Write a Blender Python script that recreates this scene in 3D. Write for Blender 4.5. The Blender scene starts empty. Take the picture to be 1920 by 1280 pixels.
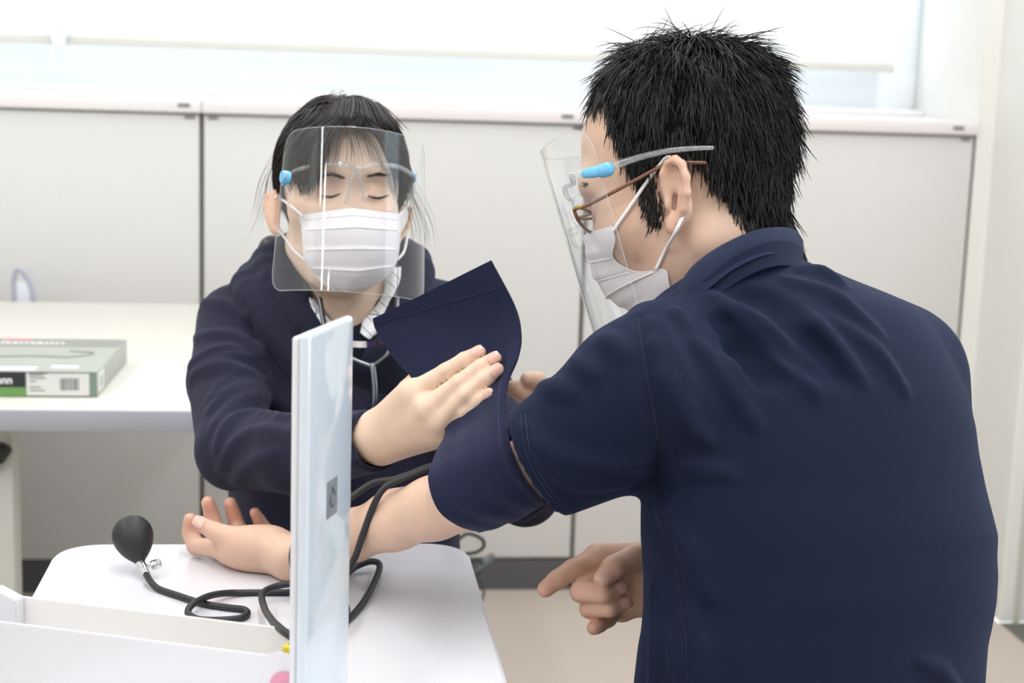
import bpy, bmesh, math, random
import numpy as np
from mathutils import Vector, Matrix
S = bpy.context.scene
COL = S.collection
random.seed(7)
RNG = np.random.default_rng(11)

def s2l(c):
    c = np.asarray(c, float) / 255.0
    return tuple(np.where(c <= 0.04045, c / 12.92, ((c + 0.055) / 1.055) ** 2.4)) + (1.0,)

# ------------------------------------------------------------------ camera
F, CAM = 3000.0, np.array([0.0, 0.0, 1.22])
def cam_axes(yaw=-7.0, pitch=9.8, roll=1.9):
    yaw, p, ro = (math.radians(a) for a in (yaw, pitch, roll))
    v = np.array([0, math.cos(p), -math.sin(p)]); R = np.array([1.0, 0, 0]); U = np.array([0, math.sin(p), math.cos(p)])
    r = math.cos(ro) * R + math.sin(ro) * U
    u = -math.sin(ro) * R + math.cos(ro) * U
    M = np.array([[math.cos(yaw), -math.sin(yaw), 0], [math.sin(yaw), math.cos(yaw), 0], [0, 0, 1]])
    return M @ v, M @ r, M @ u
CV, CR, CU = cam_axes()
def ray(px, py): return CV + (px - 960) / F * CR - (py - 640) / F * CU
def P(px, py, d): return CAM + d * ray(px, py)              # a measured point of the photo at depth d (metres)
def onz(px, py, z):
    q = ray(px, py); return CAM + (z - CAM[2]) / q[2] * q
def ony(px, py, y):
    q = ray(px, py); return CAM + (y - CAM[1]) / q[1] * q
def proj(w):
    w = np.asarray(w, float) - CAM
    d = w @ CV
    return 960 + F * (w @ CR) / d, 640 - F * (w @ CU) / d, d
def vec(x, y, z): return x * CR + y * CU + z * CV            # right, up, away

cd = bpy.data.cameras.new('camera'); cam = bpy.data.objects.new('camera', cd); COL.objects.link(cam)
cam.matrix_world = Matrix([[CR[i], CU[i], -CV[i], CAM[i]] for i in range(3)] + [[0, 0, 0, 1]])
cd.sensor_width = 36.0; cd.lens = F / 1920 * 36; cd.clip_start = 0.05
cd.dof.use_dof = True; cd.dof.focus_distance = 1.44; cd.dof.aperture_fstop = 7.5
S.camera = cam

# ------------------------------------------------------------------ world, lights, exposure
S.view_settings.view_transform = 'Standard'; S.view_settings.look = 'None'
S.view_settings.exposure = 0.34; S.view_settings.gamma = 1.0; S.view_settings.use_curve_mapping = False
S.cycles.max_bounces = 8; S.cycles.diffuse_bounces = 4; S.cycles.glossy_bounces = 4
S.cycles.transmission_bounces = 6; S.cycles.transparent_max_bounces = 24
S.cycles.caustics_reflective = False; S.cycles.caustics_refractive = False
S.cycles.sample_clamp_indirect = 6.0; S.cycles.use_denoising = True
W = bpy.data.worlds.new('sky'); S.world = W; W.use_nodes = True
nt = W.node_tree; nt.nodes.clear()
bg = nt.nodes.new('ShaderNodeBackground'); wo = nt.nodes.new('ShaderNodeOutputWorld')
bg.inputs[0].default_value = (0.86, 0.94, 1.0, 1); bg.inputs[1].default_value = 2.6      # bright overcast sky
nt.links.new(bg.outputs[0], wo.inputs[0])
LIGHTS = [(x, y) for y in (0.75, 1.85, 2.95) for x in (-1.45, 0.1, 1.5)] + [(-1.95, -0.9), (-0.7, 0.05), (0.8, 0.05), (-1.35, -1.95), (-2.3, 0.1)]  # last four lamps added to fill in the camera side
def ceiling_lamp(x, y):
    l = bpy.data.lights.new('tube_light', 'AREA'); l.shape = 'RECTANGLE'; l.size = 0.10; l.size_y = 1.1
    l.energy = 4.7; l.color = (1.0, 0.995, 1.0)
    o = bpy.data.objects.new('tube_light', l); o.location = (x, y, 2.545); COL.objects.link(o)
    o['kind'] = 'structure'
for xy in LIGHTS: ceiling_lamp(*xy)

# ------------------------------------------------------------------ materials
MATS = {}
def mat(name, rgb, rough=0.5, metal=0.0, spec=0.5, bump=None, var=None, sheen=0.0, sss=0.0, coat=0.0, lin=None):
    """bump=(scale, strength, distance); var=(scale, amount) gentle colour variation"""
    if name in MATS: return MATS[name]
    m = bpy.data.materials.new(name); m.use_nodes = True; n = m.node_tree; b = n.nodes['Principled BSDF']
    col = lin or s2l(rgb)
    b.inputs['Base Color'].default_value = col; b.inputs['Roughness'].default_value = rough
    b.inputs['Metallic'].default_value = metal; b.inputs['Specular IOR Level'].default_value = spec
    b.inputs['Coat Weight'].default_value = coat
    if sheen: b.inputs['Sheen Weight'].default_value = sheen; b.inputs['Sheen Roughness'].default_value = 0.5
    if sss:
        b.inputs['Subsurface Weight'].default_value = sss; b.inputs['Subsurface Radius'].default_value = (0.012, 0.005, 0.003)
        b.inputs['Subsurface Scale'].default_value = 0.5
    tc = n.nodes.new('ShaderNodeTexCoord')
    if var:
        z = n.nodes.new('ShaderNodeTexNoise'); z.inputs['Scale'].default_value = var[0]; z.inputs['Detail'].default_value = 4
        mx = n.nodes.new('ShaderNodeMix'); mx.data_type = 'RGBA'
        mx.inputs['A'].default_value = tuple(max(0, c * (1 - var[1])) for c in col[:3]) + (1,)
        mx.inputs['B'].default_value = tuple(min(1, c * (1 + var[1])) for c in col[:3]) + (1,)
        n.links.new(tc.outputs['Object'], z.inputs['Vector']); n.links.new(z.outputs['Fac'], mx.inputs['Factor'])
        n.links.new(mx.outputs['Result'], b.inputs['Base Color'])
    if bump:
        z = n.nodes.new('ShaderNodeTexNoise'); z.inputs['Scale'].default_value = bump[0]; z.inputs['Detail'].default_value = 3
        bp = n.nodes.new('ShaderNodeBump'); bp.inputs['Strength'].default_value = bump[1]; bp.inputs['Distance'].default_value = bump[2]
        n.links.new(tc.outputs['Object'], z.inputs['Vector']); n.links.new(z.outputs['Fac'], bp.inputs['Height'])
        n.links.new(bp.outputs['Normal'], b.inputs['Normal'])
    MATS[name] = m
    return m

def clear_plastic(name, tint=(0.985, 0.99, 0.995), ior=1.5, haze=0.02, edge=(0.8, 0.84, 0.88), base=0.0):
    """thin clear sheet: light passes through, Fresnel reflection on top"""
    m = bpy.data.materials.new(name); m.use_nodes = True; n = m.node_tree; n.nodes.clear()
    out = n.nodes.new('ShaderNodeOutputMaterial'); tr = n.nodes.new('ShaderNodeBsdfTransparent'); gl = n.nodes.new('ShaderNodeBsdfGlossy')
    df = n.nodes.new('ShaderNodeBsdfDiffuse'); df.inputs[0].default_value = edge + (1,)
    tr.inputs[0].default_value = tint + (1,); gl.inputs['Roughness'].default_value = 0.02; gl.inputs[0].default_value = (1, 1, 1, 1)
    fr = n.nodes.new('ShaderNodeLayerWeight'); fr.inputs[0].default_value = .5         # symmetric Schlick curve: same from both faces
    pw = n.nodes.new('ShaderNodeMath'); pw.operation = 'POWER'; pw.inputs[1].default_value = 5.0; n.links.new(fr.outputs['Facing'], pw.inputs[0])
    f0 = ((ior - 1) / (ior + 1)) ** 2
    m1 = n.nodes.new('ShaderNodeMixShader'); m2 = n.nodes.new('ShaderNodeMixShader'); m1.inputs[0].default_value = haze
    n.links.new(tr.outputs[0], m1.inputs[1]); n.links.new(df.outputs[0], m1.inputs[2])
    mm = n.nodes.new('ShaderNodeMath'); mm.operation = 'MULTIPLY_ADD'; mm.inputs[1].default_value = 1.0 - f0; mm.inputs[2].default_value = f0 + base
    n.links.new(pw.outputs[0], mm.inputs[0])
    n.links.new(mm.outputs[0], m2.inputs[0]); n.links.new(m1.outputs[0], m2.inputs[1]); n.links.new(gl.outputs[0], m2.inputs[2])
    n.links.new(m2.outputs[0], out.inputs[0])
    return m

# ------------------------------------------------------------------ object helpers
ORG = {}
def thing(name, label, cat, loc=(0, 0, 0), group=None):
    o = bpy.data.objects.new(name, None); COL.objects.link(o); o.location = loc; o.empty_display_size = 0.05
    o['label'] = label; o['category'] = cat
    if group: o['group'] = group
    ORG[o.name] = np.array(loc, float)
    return o
def tag(o, label, cat, group=None):
    o['label'] = label; o['category'] = cat
    if group: o['group'] = group
    return o
def mesh_obj(name, V, Fc, m, parent=None, smooth=False):
    V = np.asarray(V, float)
    org = ORG[parent.name] if parent else np.zeros(3)
    me = bpy.data.meshes.new(name)
    if isinstance(Fc, np.ndarray):
        k = Fc.shape[1]
        me.vertices.add(len(V)); me.vertices.foreach_set('co', (V - org).astype(np.float32).ravel())
        me.loops.add(Fc.size); me.loops.foreach_set('vertex_index', Fc.astype(np.int32).ravel())
        me.polygons.add(len(Fc)); me.polygons.foreach_set('loop_start', np.arange(0, Fc.size, k, dtype=np.int32))
        me.update(calc_edges=True); me.validate()
    else:
        me.from_pydata((V - org).tolist(), [], [list(f) for f in Fc]); me.update()
    if smooth: me.polygons.foreach_set('use_smooth', np.ones(len(me.polygons), bool))
    me.materials.append(m)
    o = bpy.data.objects.new(name, me); COL.objects.link(o)
    if parent: o.parent = parent
    ORG[o.name] = org
    return o
def bm_obj(name, bm, m, parent=None, smooth=False, autosmooth=None):
    org = ORG[parent.name] if parent else np.zeros(3)
    bmesh.ops.recalc_face_normals(bm, faces=bm.faces[:])
    bmesh.ops.translate(bm, verts=bm.verts[:], vec=Vector(-org))
    me = bpy.data.meshes.new(name); bm.to_mesh(me); bm.free()
    if smooth or autosmooth:
        me.polygons.foreach_set('use_smooth', np.ones(len(me.polygons), bool))
        if autosmooth: me.set_sharp_from_angle(angle=math.radians(autosmooth))
    me.materials.append(m)
    o = bpy.data.objects.new(name, me); COL.objects.link(o)
    if parent: o.parent = parent
    ORG[o.name] = org
    return o
def add_box(bm, lo, hi, bevel=0.0, seg=2, axes=None, org=None):
    """box lo..hi, optionally in a local frame axes (3 rows) at org"""
    lo, hi = np.minimum(lo, hi), np.maximum(lo, hi)
    r = bmesh.ops.create_cube(bm, size=1.0); vs = r['verts']
    for v in vs:
        c = np.array(v.co) + 0.5
        v.co = Vector(lo + c * (hi - lo))
    if bevel > 0:
        es = list({e for v in vs for e in v.link_edges})
        rb = bmesh.ops.bevel(bm, geom=es, offset=bevel, segments=seg, profile=0.5, affect='EDGES')
        vs = list(set(rb['verts']) | {v for v in vs if v.is_valid})
    if axes is not None:
        A = np.asarray(axes)
        for v in vs:
            v.co = Vector(np.asarray(org) + np.array(v.co) @ A)
    return vs
def box(name, lo, hi, m, parent=None, bevel=0.0, seg=2, axes=None, org=None):
    bm = bmesh.new(); add_box(bm, lo, hi, bevel, seg, axes, org)
    return bm_obj(name, bm, m, parent, autosmooth=35 if bevel else None)
def struct(o): o['kind'] = 'structure'; return o

def resample(pts, n):
    """Catmull-Rom through pts, n samples evenly by length"""
    p = np.asarray(pts, float)
    q = np.vstack([2 * p[0] - p[1], p, 2 * p[-1] - p[-2]])
    out = []
    for i in range(1, len(q) - 2):
        t = np.linspace(0, 1, 24, endpoint=False)[:, None]
        a, b, c, d = q[i - 1], q[i], q[i + 1], q[i + 2]
        out.append(0.5 * (2 * b + (c - a) * t + (2 * a - 5 * b + 4 * c - d) * t ** 2 + (3 * b - a - 3 * c + d) * t ** 3))
    out = np.vstack(out + [p[-1:]])
    s = np.r_[0, np.cumsum(np.linalg.norm(np.diff(out, axis=0), axis=1))]
    x = np.linspace(0, s[-1], n)
    return np.stack([np.interp(x, s, out[:, k]) for k in range(out.shape[1])], 1)
def frames(path, up=None):
    t = np.gradient(path, axis=0); t /= np.linalg.norm(t, axis=1)[:, None] + 1e-12
    n = np.zeros_like(t)
    a = np.array(up if up is not None else ([0, 0, 1] if abs(t[0][2]) < 0.9 else [1, 0, 0]), float)
    v = a - (a @ t[0]) * t[0]; n[0] = v / np.linalg.norm(v)
    for i in range(1, len(t)):
        v = n[i - 1] - (n[i - 1] @ t[i]) * t[i]; n[i] = v / (np.linalg.norm(v) + 1e-12)
    return t, n, np.cross(t, n)
def tube_geo(path, rad, sides=10, flat=1.0, up=None, cap=True):
    path = np.asarray(path, float); n = len(path); rad = np.broadcast_to(np.asarray(rad, float), (n,))
    t, a, b = frames(path, up)
    th = np.linspace(0, 2 * np.pi, sides, endpoint=False)
    V = (path[:, None] + rad[:, None, None] * (np.cos(th)[None, :, None] * a[:, None] + flat * np.sin(th)[None, :, None] * b[:, None])).reshape(-1, 3)
    Fc = []
    for i in range(n - 1):
        for j in range(sides):
            k = (j + 1) % sides
            Fc.append((i * sides + j, i * sides + k, (i + 1) * sides + k, (i + 1) * sides + j))
    if cap:
        Fc.append(tuple(range(sides))[::-1]); Fc.append(tuple((n - 1) * sides + j for j in range(sides)))
    return V, Fc
def tube(name, pts, rad, m, parent=None, n=40, sides=10, flat=1.0, up=None, raw=False):
    path = np.asarray(pts, float) if raw else resample(pts, n)
    if not np.isscalar(rad):
        rad = np.interp(np.linspace(0, 1, len(path)), np.linspace(0, 1, len(rad)), rad)
    path = np.asarray(path, float); rr = np.broadcast_to(np.asarray(rad, float), (len(path),)); t0 = path[0] - path[1]; t1 = path[-1] - path[-2]   # rounded ends
    t0 /= np.linalg.norm(t0) + 1e-9; t1 /= np.linalg.norm(t1) + 1e-9; an = np.radians([80, 50, 25])
    path = np.vstack([[path[0] + t0 * rr[0] * math.sin(a) * .8 for a in an], path, [path[-1] + t1 * rr[-1] * math.sin(a) * .8 for a in an[::-1]]])
    rr = np.r_[[rr[0] * math.cos(a) for a in an], rr, [rr[-1] * math.cos(a) for a in an[::-1]]]
    V, Fc = tube_geo(path, rr, sides, flat, up)
    return mesh_obj(name, V, Fc, m, parent, True)
def lathe(name, prof, c, axis, m, parent=None, sides=28):
    """prof = [(radius, height)] turned about axis through c"""
    ax = np.asarray(axis, float); ax /= np.linalg.norm(ax)
    a = np.cross(ax, [0.3, 0.5, 0.81]); a /= np.linalg.norm(a); b = np.cross(ax, a)
    th = np.linspace(0, 2 * np.pi, sides, endpoint=False); c = np.asarray(c, float)
    V = []; Fc = []
    for r, h in prof:
        V += [c + ax * h + r * (math.cos(t) * a + math.sin(t) * b) for t in th]
    for i in range(len(prof) - 1):
        for j in range(sides):
            k = (j + 1) % sides
            Fc.append((i * sides + j, i * sides + k, (i + 1) * sides + k, (i + 1) * sides + j))
    Fc.append(tuple(range(sides))[::-1]); Fc.append(tuple((len(prof) - 1) * sides + j for j in range(sides)))
    o = mesh_obj(name, V, Fc, m, parent, True); o.data.set_sharp_from_angle(angle=math.radians(50)); return o
def grid_geo(G):
    """G (rows, cols, 3) -> verts, quads"""
    r, c, _ = G.shape
    i = np.arange(r * c).reshape(r, c)
    q = np.stack([i[:-1, :-1], i[:-1, 1:], i[1:, 1:], i[1:, :-1]], -1).reshape(-1, 4)
    return G.reshape(-1, 3), q
def sheet(name, G, thick, m, parent=None, offset=0.0):
    V, q = grid_geo(np.asarray(G, float))
    o = mesh_obj(name, V, q, m, parent, True)
    if thick:
        s = o.modifiers.new('thickness', 'SOLIDIFY'); s.thickness = thick; s.offset = offset
        dg = bpy.context.evaluated_depsgraph_get()
        me = bpy.data.meshes.new_from_object(o.evaluated_get(dg)); o.modifiers.clear(); old = o.data; o.data = me; bpy.data.meshes.remove(old)
        o.data.set_sharp_from_angle(angle=math.radians(60))
    return o
def words(name, text, size, m, parent, org, ex, ey, depth=0.0002, bold=0.0):
    """flat printed lettering: org = left end of baseline, ex/ey = reading and up directions"""
    c = bpy.data.curves.new(name, 'FONT'); c.body = text; c.size = size; c.extrude = depth; c.offset = bold
    t = bpy.data.objects.new(name, c); COL.objects.link(t)
    dg = bpy.context.evaluated_depsgraph_get(); dg.update()
    me = bpy.data.meshes.new_from_object(t.evaluated_get(dg)); bpy.data.objects.remove(t); bpy.data.curves.remove(c)
    V = np.empty(len(me.vertices) * 3); me.vertices.foreach_get('co', V); V = V.reshape(-1, 3)
    ex = np.asarray(ex, float); ey = np.asarray(ey, float); ez = np.cross(ex, ey)
    V = np.asarray(org) + V[:, :1] * ex + V[:, 1:2] * ey + V[:, 2:] * ez - (ORG[parent.name] if parent else 0)
    me.vertices.foreach_set('co', V.astype(np.float32).ravel()); me.materials.append(m); me.update()
    o = bpy.data.objects.new(name, me); COL.objects.link(o); o.parent = parent; ORG[o.name] = ORG[parent.name]
    return o
# ------------------------------------------------------------------ the room
M_wall = mat('wall_paint', (236, 236, 232), 0.7, bump=(900, 0.05, 0.001))
M_ceil = mat('ceiling_paint', (240, 240, 238), 0.8, bump=(300, 0.1, 0.001))
M_floor = mat('vinyl_floor', (191, 179, 169), 0.45, var=(160, 0.06), bump=(700, 0.06, 0.0005))
M_sill = mat('dark_sill', (96, 100, 92), 0.6)
M_white = mat('white_frame', (238, 240, 242), 0.35)
XL, XR, YF, YB, ZC = -2.6, 1.93, -2.6, 3.95, 2.6
struct(box('floor', (XL - .1, YF - .1, -0.06), (1.553, YB + .15, 0), M_floor))
struct(box('trim_1', (1.553, YF - .1, -0.06), (XR + .1, 3.341, 0.0), M_sill))
struct(box('ceiling', (XL - .1, YF - .1, ZC), (XR + .1, YB + .15, ZC + .06), M_ceil))
bm = bmesh.new()                                       # window wall with its opening
add_box(bm, (XL - .1, YB, 0), (XR + .1, YB + .15, 1.135)); add_box(bm, (XL - .1, YB, 2.35), (XR + .1, YB + .15, ZC))
add_box(bm, (XL - .1, YB, 1.135), (-2.3, YB + .15, 2.35)); add_box(bm, (1.52, YB, 1.135), (XR + .1, YB + .15, 2.35))
struct(bm_obj('wall_back', bm, M_wall))
bm = bmesh.new()
add_box(bm, (XR, YF, 0), (XR + .1, -0.75, ZC)); add_box(bm, (XR, 1.5, 0), (XR + .1, YB, ZC)); add_box(bm, (XR, -0.75, 0), (XR + .1, 1.5, .8)); add_box(bm, (XR, -0.75, 2.15), (XR + .1, 1.5, ZC)); add_box(bm, (1.553, 3.34, 0), (XR, YB, ZC), 0.004); add_box(bm, (1.512, 3.59, 0), (1.555, YB, ZC))
struct(bm_obj('wall_right', bm, M_wall))
struct(box('trim_2', (1.585, 3.336, 0.0), (1.60, 3.34, 2.2), mat('jamb_grey', (205, 204, 196), 0.5)))
struct(box('wall_left', (XL - .1, YF, 0), (XL, YB, ZC), M_wall))
bm = bmesh.new()                                       # wall behind the camera
add_box(bm, (XL - .1, YF - .1, 0), (XR + .1, YF, 0.75)); add_box(bm, (XL - .1, YF - .1, 2.3), (XR + .1, YF, ZC))
add_box(bm, (XL - .1, YF - .1, 0.75), (XR + .1, YF, 2.3))
struct(bm_obj('wall_front', bm, mat('front_wall_paint', (238, 237, 233), .8)))
M_pane = clear_plastic('window_glass', (0.93, 0.96, 0.97))
def window(idx, x0, x1, y, z0, z1, mull, fw=0.05):
    w = struct(bpy.data.objects.new('window_%d' % idx, None)); COL.objects.link(w); w.location = (x0, y, z0); ORG[w.name] = np.array((x0, y, z0))
    bm = bmesh.new()
    add_box(bm, (x0, y - .03, z0), (x1, y + .03, z0 + (.105 if idx == 1 else fw)), .003); add_box(bm, (x0, y - .03, z1 - fw), (x1, y + .03, z1), .003)
    for x in [x0] + mull + [x1 - fw]: add_box(bm, (x, y - .028, z0 + (.1045 if idx == 1 else fw * .99)), (x + fw, y + .028, z1 - fw * .99), .003)
    bm_obj('window_frame', bm, mat('frame_sky_glow', (243, 246, 250), .35), w, autosmooth=35)  # white frame, sky glow put into its colour as pale blue
    xs = [x0 + fw] + [m for m in mull] + [x1 - fw]
    for a, b in zip([x0 + fw] + [m + fw for m in mull], mull + [x1 - fw]): box('pane', (a, y - .003, z0 + fw), (b, y + .003, z1 - fw), M_pane, w)
    return w
window(1, -2.3, 1.52, 4.05, 1.135, 2.35, [-1.0, 0.26], .045)
w2 = window(2, -0.75, 1.5, 0.0, 0.8, 2.15, [0.35])
w2.rotation_euler = (0, 0, math.pi / 2); w2.location = (XR + .05, -0.75, 0.8)        # in the right-hand wall
box_ = struct(box('windowsill', (-2.3, YB - .02, 1.125), (1.52, 4.04, 1.14), M_white, bevel=.003))
struct(box('baseboard_left', (XL, YF, 0), (XL + .012, YB, .07), M_sill)); struct(box('baseboard_front', (XL, YF, 0), (XR, YF + .012, .07), M_sill))

# ceiling light fittings; the last four are added for fill
M_lamp = bpy.data.materials.new('lamp_diffuser'); M_lamp.use_nodes = True
e = M_lamp.node_tree.nodes['Principled BSDF']; e.inputs['Emission Color'].default_value = (1, .98, .95, 1); e.inputs['Emission Strength'].default_value = 4.0
for i, (x, y) in enumerate(LIGHTS):
    t = thing('ceiling_light', 'white ceiling light ' + ['behind the camera, second nearest the rear wall', 'added for fill, just left of straight above the camera', 'added for fill, just right of straight above the camera', 'added for fill behind the camera, nearest the rear wall', 'added for fill, closest to the left wall beside the camera'][i - 9] if i > 8 else ['first', 'second', 'third'][i // 3] + ' row from the camera, white ceiling light, ' + ['left of', 'over', 'right of'][i % 3] + ' the people', 'ceiling light', (x, y, ZC), 'ceiling lights in rows')
    bm = bmesh.new()
    for a in (-1, 1): add_box(bm, (x - .09, y + a * .58 - .012, 2.552), (x + .09, y + a * .58 + .012, ZC)); add_box(bm, (x + a * .08 - .01, y - .58, 2.552), (x + a * .08 + .01, y + .58, ZC))
    bm_obj('lamp_housing', bm, M_white, t)
    box('diffuser', (x - .069, y - .567, 2.556), (x + .069, y + .567, 2.57), M_lamp, t)

# roller blinds, lit from behind by the daylight
def blind_mat():
    m = bpy.data.materials.new('blind_fabric'); m.use_nodes = True; n = m.node_tree; n.nodes.clear()
    out = n.nodes.new('ShaderNodeOutputMaterial'); d = n.nodes.new('ShaderNodeBsdfDiffuse'); t = n.nodes.new('ShaderNodeBsdfTranslucent'); x = n.nodes.new('ShaderNodeMixShader')
    d.inputs[0].default_value = (.9, .9, .89, 1); t.inputs[0].default_value = (.93, .93, .92, 1); x.inputs[0].default_value = .5
    n.links.new(d.outputs[0], x.inputs[1]); n.links.new(t.outputs[0], x.inputs[2]); n.links.new(x.outputs[0], out.inputs[0]); return m
M_blind = blind_mat(); M_bar = mat('blind_bar', (214, 214, 208), .5)
for k, (x0, x1) in enumerate([(-2.28, -0.63), (-0.615, 1.425)]):
    t = thing('roller_blind', ['white roller blind at far left, with the pull grip at its edge', 'wide white roller blind hanging behind both people'][k], 'blind', (x0, 3.93, 1.238))
    G = np.array([[[x, 3.93, z] for x in np.linspace(x0, x1, 12)] for z in np.linspace(1.245, 2.40, 6)])
    sheet('blind_fabric', G, .0008, M_blind, t)
    box('bottom_bar', (x0, 3.922, 1.232), (x1, 3.938, 1.252), M_bar, t, .003)
    tube('roller', [(x0 + .03, 3.955, 2.43), (x1 - .03, 3.955, 2.43)], .03, M_white, t, n=2, sides=14)
    if k == 1:
        a, b = ony(98, 0, 3.91)[0], ony(124, 0, 3.91)[0]; c = (a + b) / 2
        box('pull_strap', (c - .014, 3.9, 1.225), (c + .014, 3.918, 1.46), M_white, t, .003)
        th = np.linspace(0, 2 * np.pi, 25)
        tube('pull_ring', np.stack([c + .022 * np.cos(th), 3.909 + 0 * th, 1.20 + .024 * np.sin(th)], 1), .003, M_white, t, raw=True, sides=8)

# storage cabinets in a row under the window
M_cab = mat('cabinet_laminate', (215, 214, 213), .45); M_gap = mat('cabinet_gap', (150, 148, 142), .6); M_plinth = mat('plinth_grey', (84, 84, 88), .6)
M_top = mat('counter_edge', (236, 231, 232), .4); M_dark = mat('dark_fitting', (120, 118, 120), .4)
YC, Z0, Z1 = 3.59, 0.075, 1.093
CABS = [(-2.0, -1.12, 'cream storage cabinet at the far left, past the desk'), (-1.12, -0.262, 'cream storage cabinet standing behind the white desk'),
        (-0.258, 0.598, 'cream storage cabinet behind the woman in the navy hoodie'), (0.602, 1.508, 'cream storage cabinet behind the man, next to the wall pillar')]
for i, (x0, x1, lab) in enumerate(CABS):
    t = thing('storage_cabinet', lab, 'cabinet', (x0, YC, 0), 'cream cabinets under the window')
    box('body', (x0, YC + .009, Z0), (x1, YB - .05, Z1), M_gap, t)
    box('plinth', (x0, YC + .004, 0), (x1, YB - .05, Z0 - .001), M_plinth, t)
    mid = (x0 + x1) / 2
    doors = [(x0 + .0035, x1 - .0035)] if i == 1 else [(x0 + .0035, mid - .0012), (mid + .0012, x1 - .0035)]
    for a, b in doors:
        box('door', (a, YC, Z0 + .006), (b, YC + .0088, Z1 - .004), M_cab, t, .0015)
    for hx in (x0 + .012, x1 - .034): box('hinge_cap', (hx, YC - .0025, Z1 - .012), (hx + .022, YC + .004, Z1 - .006), M_dark, t)
wt = thing('worktop', 'long white worktop running over the row of cabinets', 'worktop', (-2.0, YC, Z1 + .001))
for a, b in ((-2.0, -0.26), (-0.259, 1.51)): box('top_panel', (a, YC - .012, Z1 + .001), (b, YB - .001, 1.125), M_top, wt, .003)
for q in ((345, 172), (1065, 199), (1800, 211)):
    c = ony(q[0], q[1], YC - .012); box('maker_plate', (c[0] - .013, YC - .0135, 1.106), (c[0] + .013, YC - .0118, 1.114), M_dark, wt)

# the white desk on the left
M_desk = mat('desk_laminate', (218, 216, 208), .4); M_edge = mat('desk_edge', (172, 174, 184), .5); M_leg = mat('desk_leg', (206, 206, 200), .5); M_black = mat('black_plastic', (38, 38, 38), .5)
dk = thing('office_desk', 'white desk with a grey edge band carrying the flat carton', 'desk', (-1.1, 2.9, 0))
box('desktop', (-1.75, 2.359, .672), (-.03, 3.40, .70), M_desk, dk, .002)
box('edge_band', (-1.752, 2.353, .668), (-.028, 2.36, .6995), M_edge, dk, .0015)
for x in (-.515, -1.70):
    box('leg', (x, 2.44, .03), (x + .055, 2.50, .668), M_leg, dk, .004); box('foot', (x - .0, 2.40, 0), (x + .055, 2.60, .03), M_leg, dk, .004)
    box('leg', (x - .16, 3.22, 0), (x - .105, 3.28, .668), M_leg, dk, .004)
V, Fc = tube_geo(np.array([[-.56, 2.425, .615], [-.50, 2.425, .60], [-.478, 2.425, .61], [-.466, 2.425, .628]]), .011, 10)
mesh_obj('folding_lever', V, Fc, M_black, dk, True)

# chair behind the desk, only the top of its back shows
M_chair = mat('chair_grey', (176, 180, 196), .4); M_chairw = mat('chair_clear', (226, 230, 240), .3)
ch = thing('desk_chair', 'pale grey chair pushed in behind the white desk', 'chair', (-.80, 3.47, 0))
bk = [(-.69, 3.475, .625), (-.66, 3.477, .64), (-.646, 3.478, .68), (-.645, 3.48, .738), (-.638, 3.48, .757), (-.626, 3.48, .752), (-.611, 3.48, .725), (-.602, 3.475, .68), (-.612, 3.475, .645), (-.64, 3.475, .622), (-.69, 3.475, .61)]
tube('arm_loop', bk, .006, M_chair, ch, n=60)
box('arm_panel', (-.642, 3.477, .64), (-.610, 3.482, .73), M_chairw, ch, .002)
# backrest panel with a slot at the corner
box('backrest', (-.955, 3.470, .45), (-.672, 3.478, .66), M_chair, ch, .003)
box('seat', (-.97, 3.44, .43), (-.70, 3.58, .46), M_chair, ch, .01)
for sx in (-.95, -.73):
    for sy in (3.455, 3.565): tube('leg', [(sx, sy, .43), (sx, sy, 0)], .010, M_leg, ch, n=2)

# flat carton on the desk
M_cg = mat('carton_grey', (172, 176, 168), .5); M_cgd = mat('carton_band', (146, 147, 146), .5); M_cblk = mat('carton_black', (40, 42, 48), .5); M_cgr = mat('carton_green', (104, 150, 84), .5)
M_lab = mat('paper_label', (218, 217, 216), .6); M_red = mat('print_red', (222, 52, 44), .5); M_prt = mat('print_dark', (96, 96, 98), .6); M_pw = mat('print_white', (245, 245, 246), .6); M_edgeg = mat('carton_edge', (120, 138, 126), .5); M_side = mat('carton_side', (170, 170, 162), .5)
a = onz(183, 745, .70); b = onz(0, 745, .70); cz = onz(235, 690, .70)
ex = np.array([1.0, 0.012, 0]); ex /= np.linalg.norm(ex); ey = cz - a; ey -= (ey @ ex) * ex * .0; L = np.linalg.norm(ey)
ey = np.array([-ex[1], ex[0], 0]); ey = ey * .999 + ex * .05; ey /= np.linalg.norm(ey)
H, Lc, Wc = .040, .285, .30
ez = np.array([0, 0, 1.0]); A = np.array([ex, ey, ez])
ct = thing('carton', 'flat grey-green carton with a barcode label, lying on the desk', 'box', tuple(a))
box('carton_body', (-Wc, 0, .0005), (0, Lc, H), M_cg, ct, .0015, axes=A, org=a)
def cbox(name, lo, hi, m): return box(name, lo, hi, m, ct, axes=A, org=a)
cbox('front_black_panel', (-Wc, -.0006, .015), (-.106, 0, H - .001), M_cblk); cbox('front_green_band', (-Wc, -.0007, .0015), (-.106, 0, .0152), M_cgr)
cbox('front_edge', (-.106, -.0004, .001), (-.001, 0, H - .0005), M_edgeg)
cbox('barcode_label', (-.1045, -.0011, .003), (-.012, -.0004, H - .003), M_lab)
xs = -.055
for k, w in enumerate((1.2, .6, 2.2, .5, 1.6, .8, .5, 1.5, .6, 1.0, 2.0, .5, 1.2)):
    cbox('bar', (xs, -.0013, .011), (xs + w * .0011, -.0011, H - .010), M_prt); xs += w * .0011 + .0010
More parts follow.
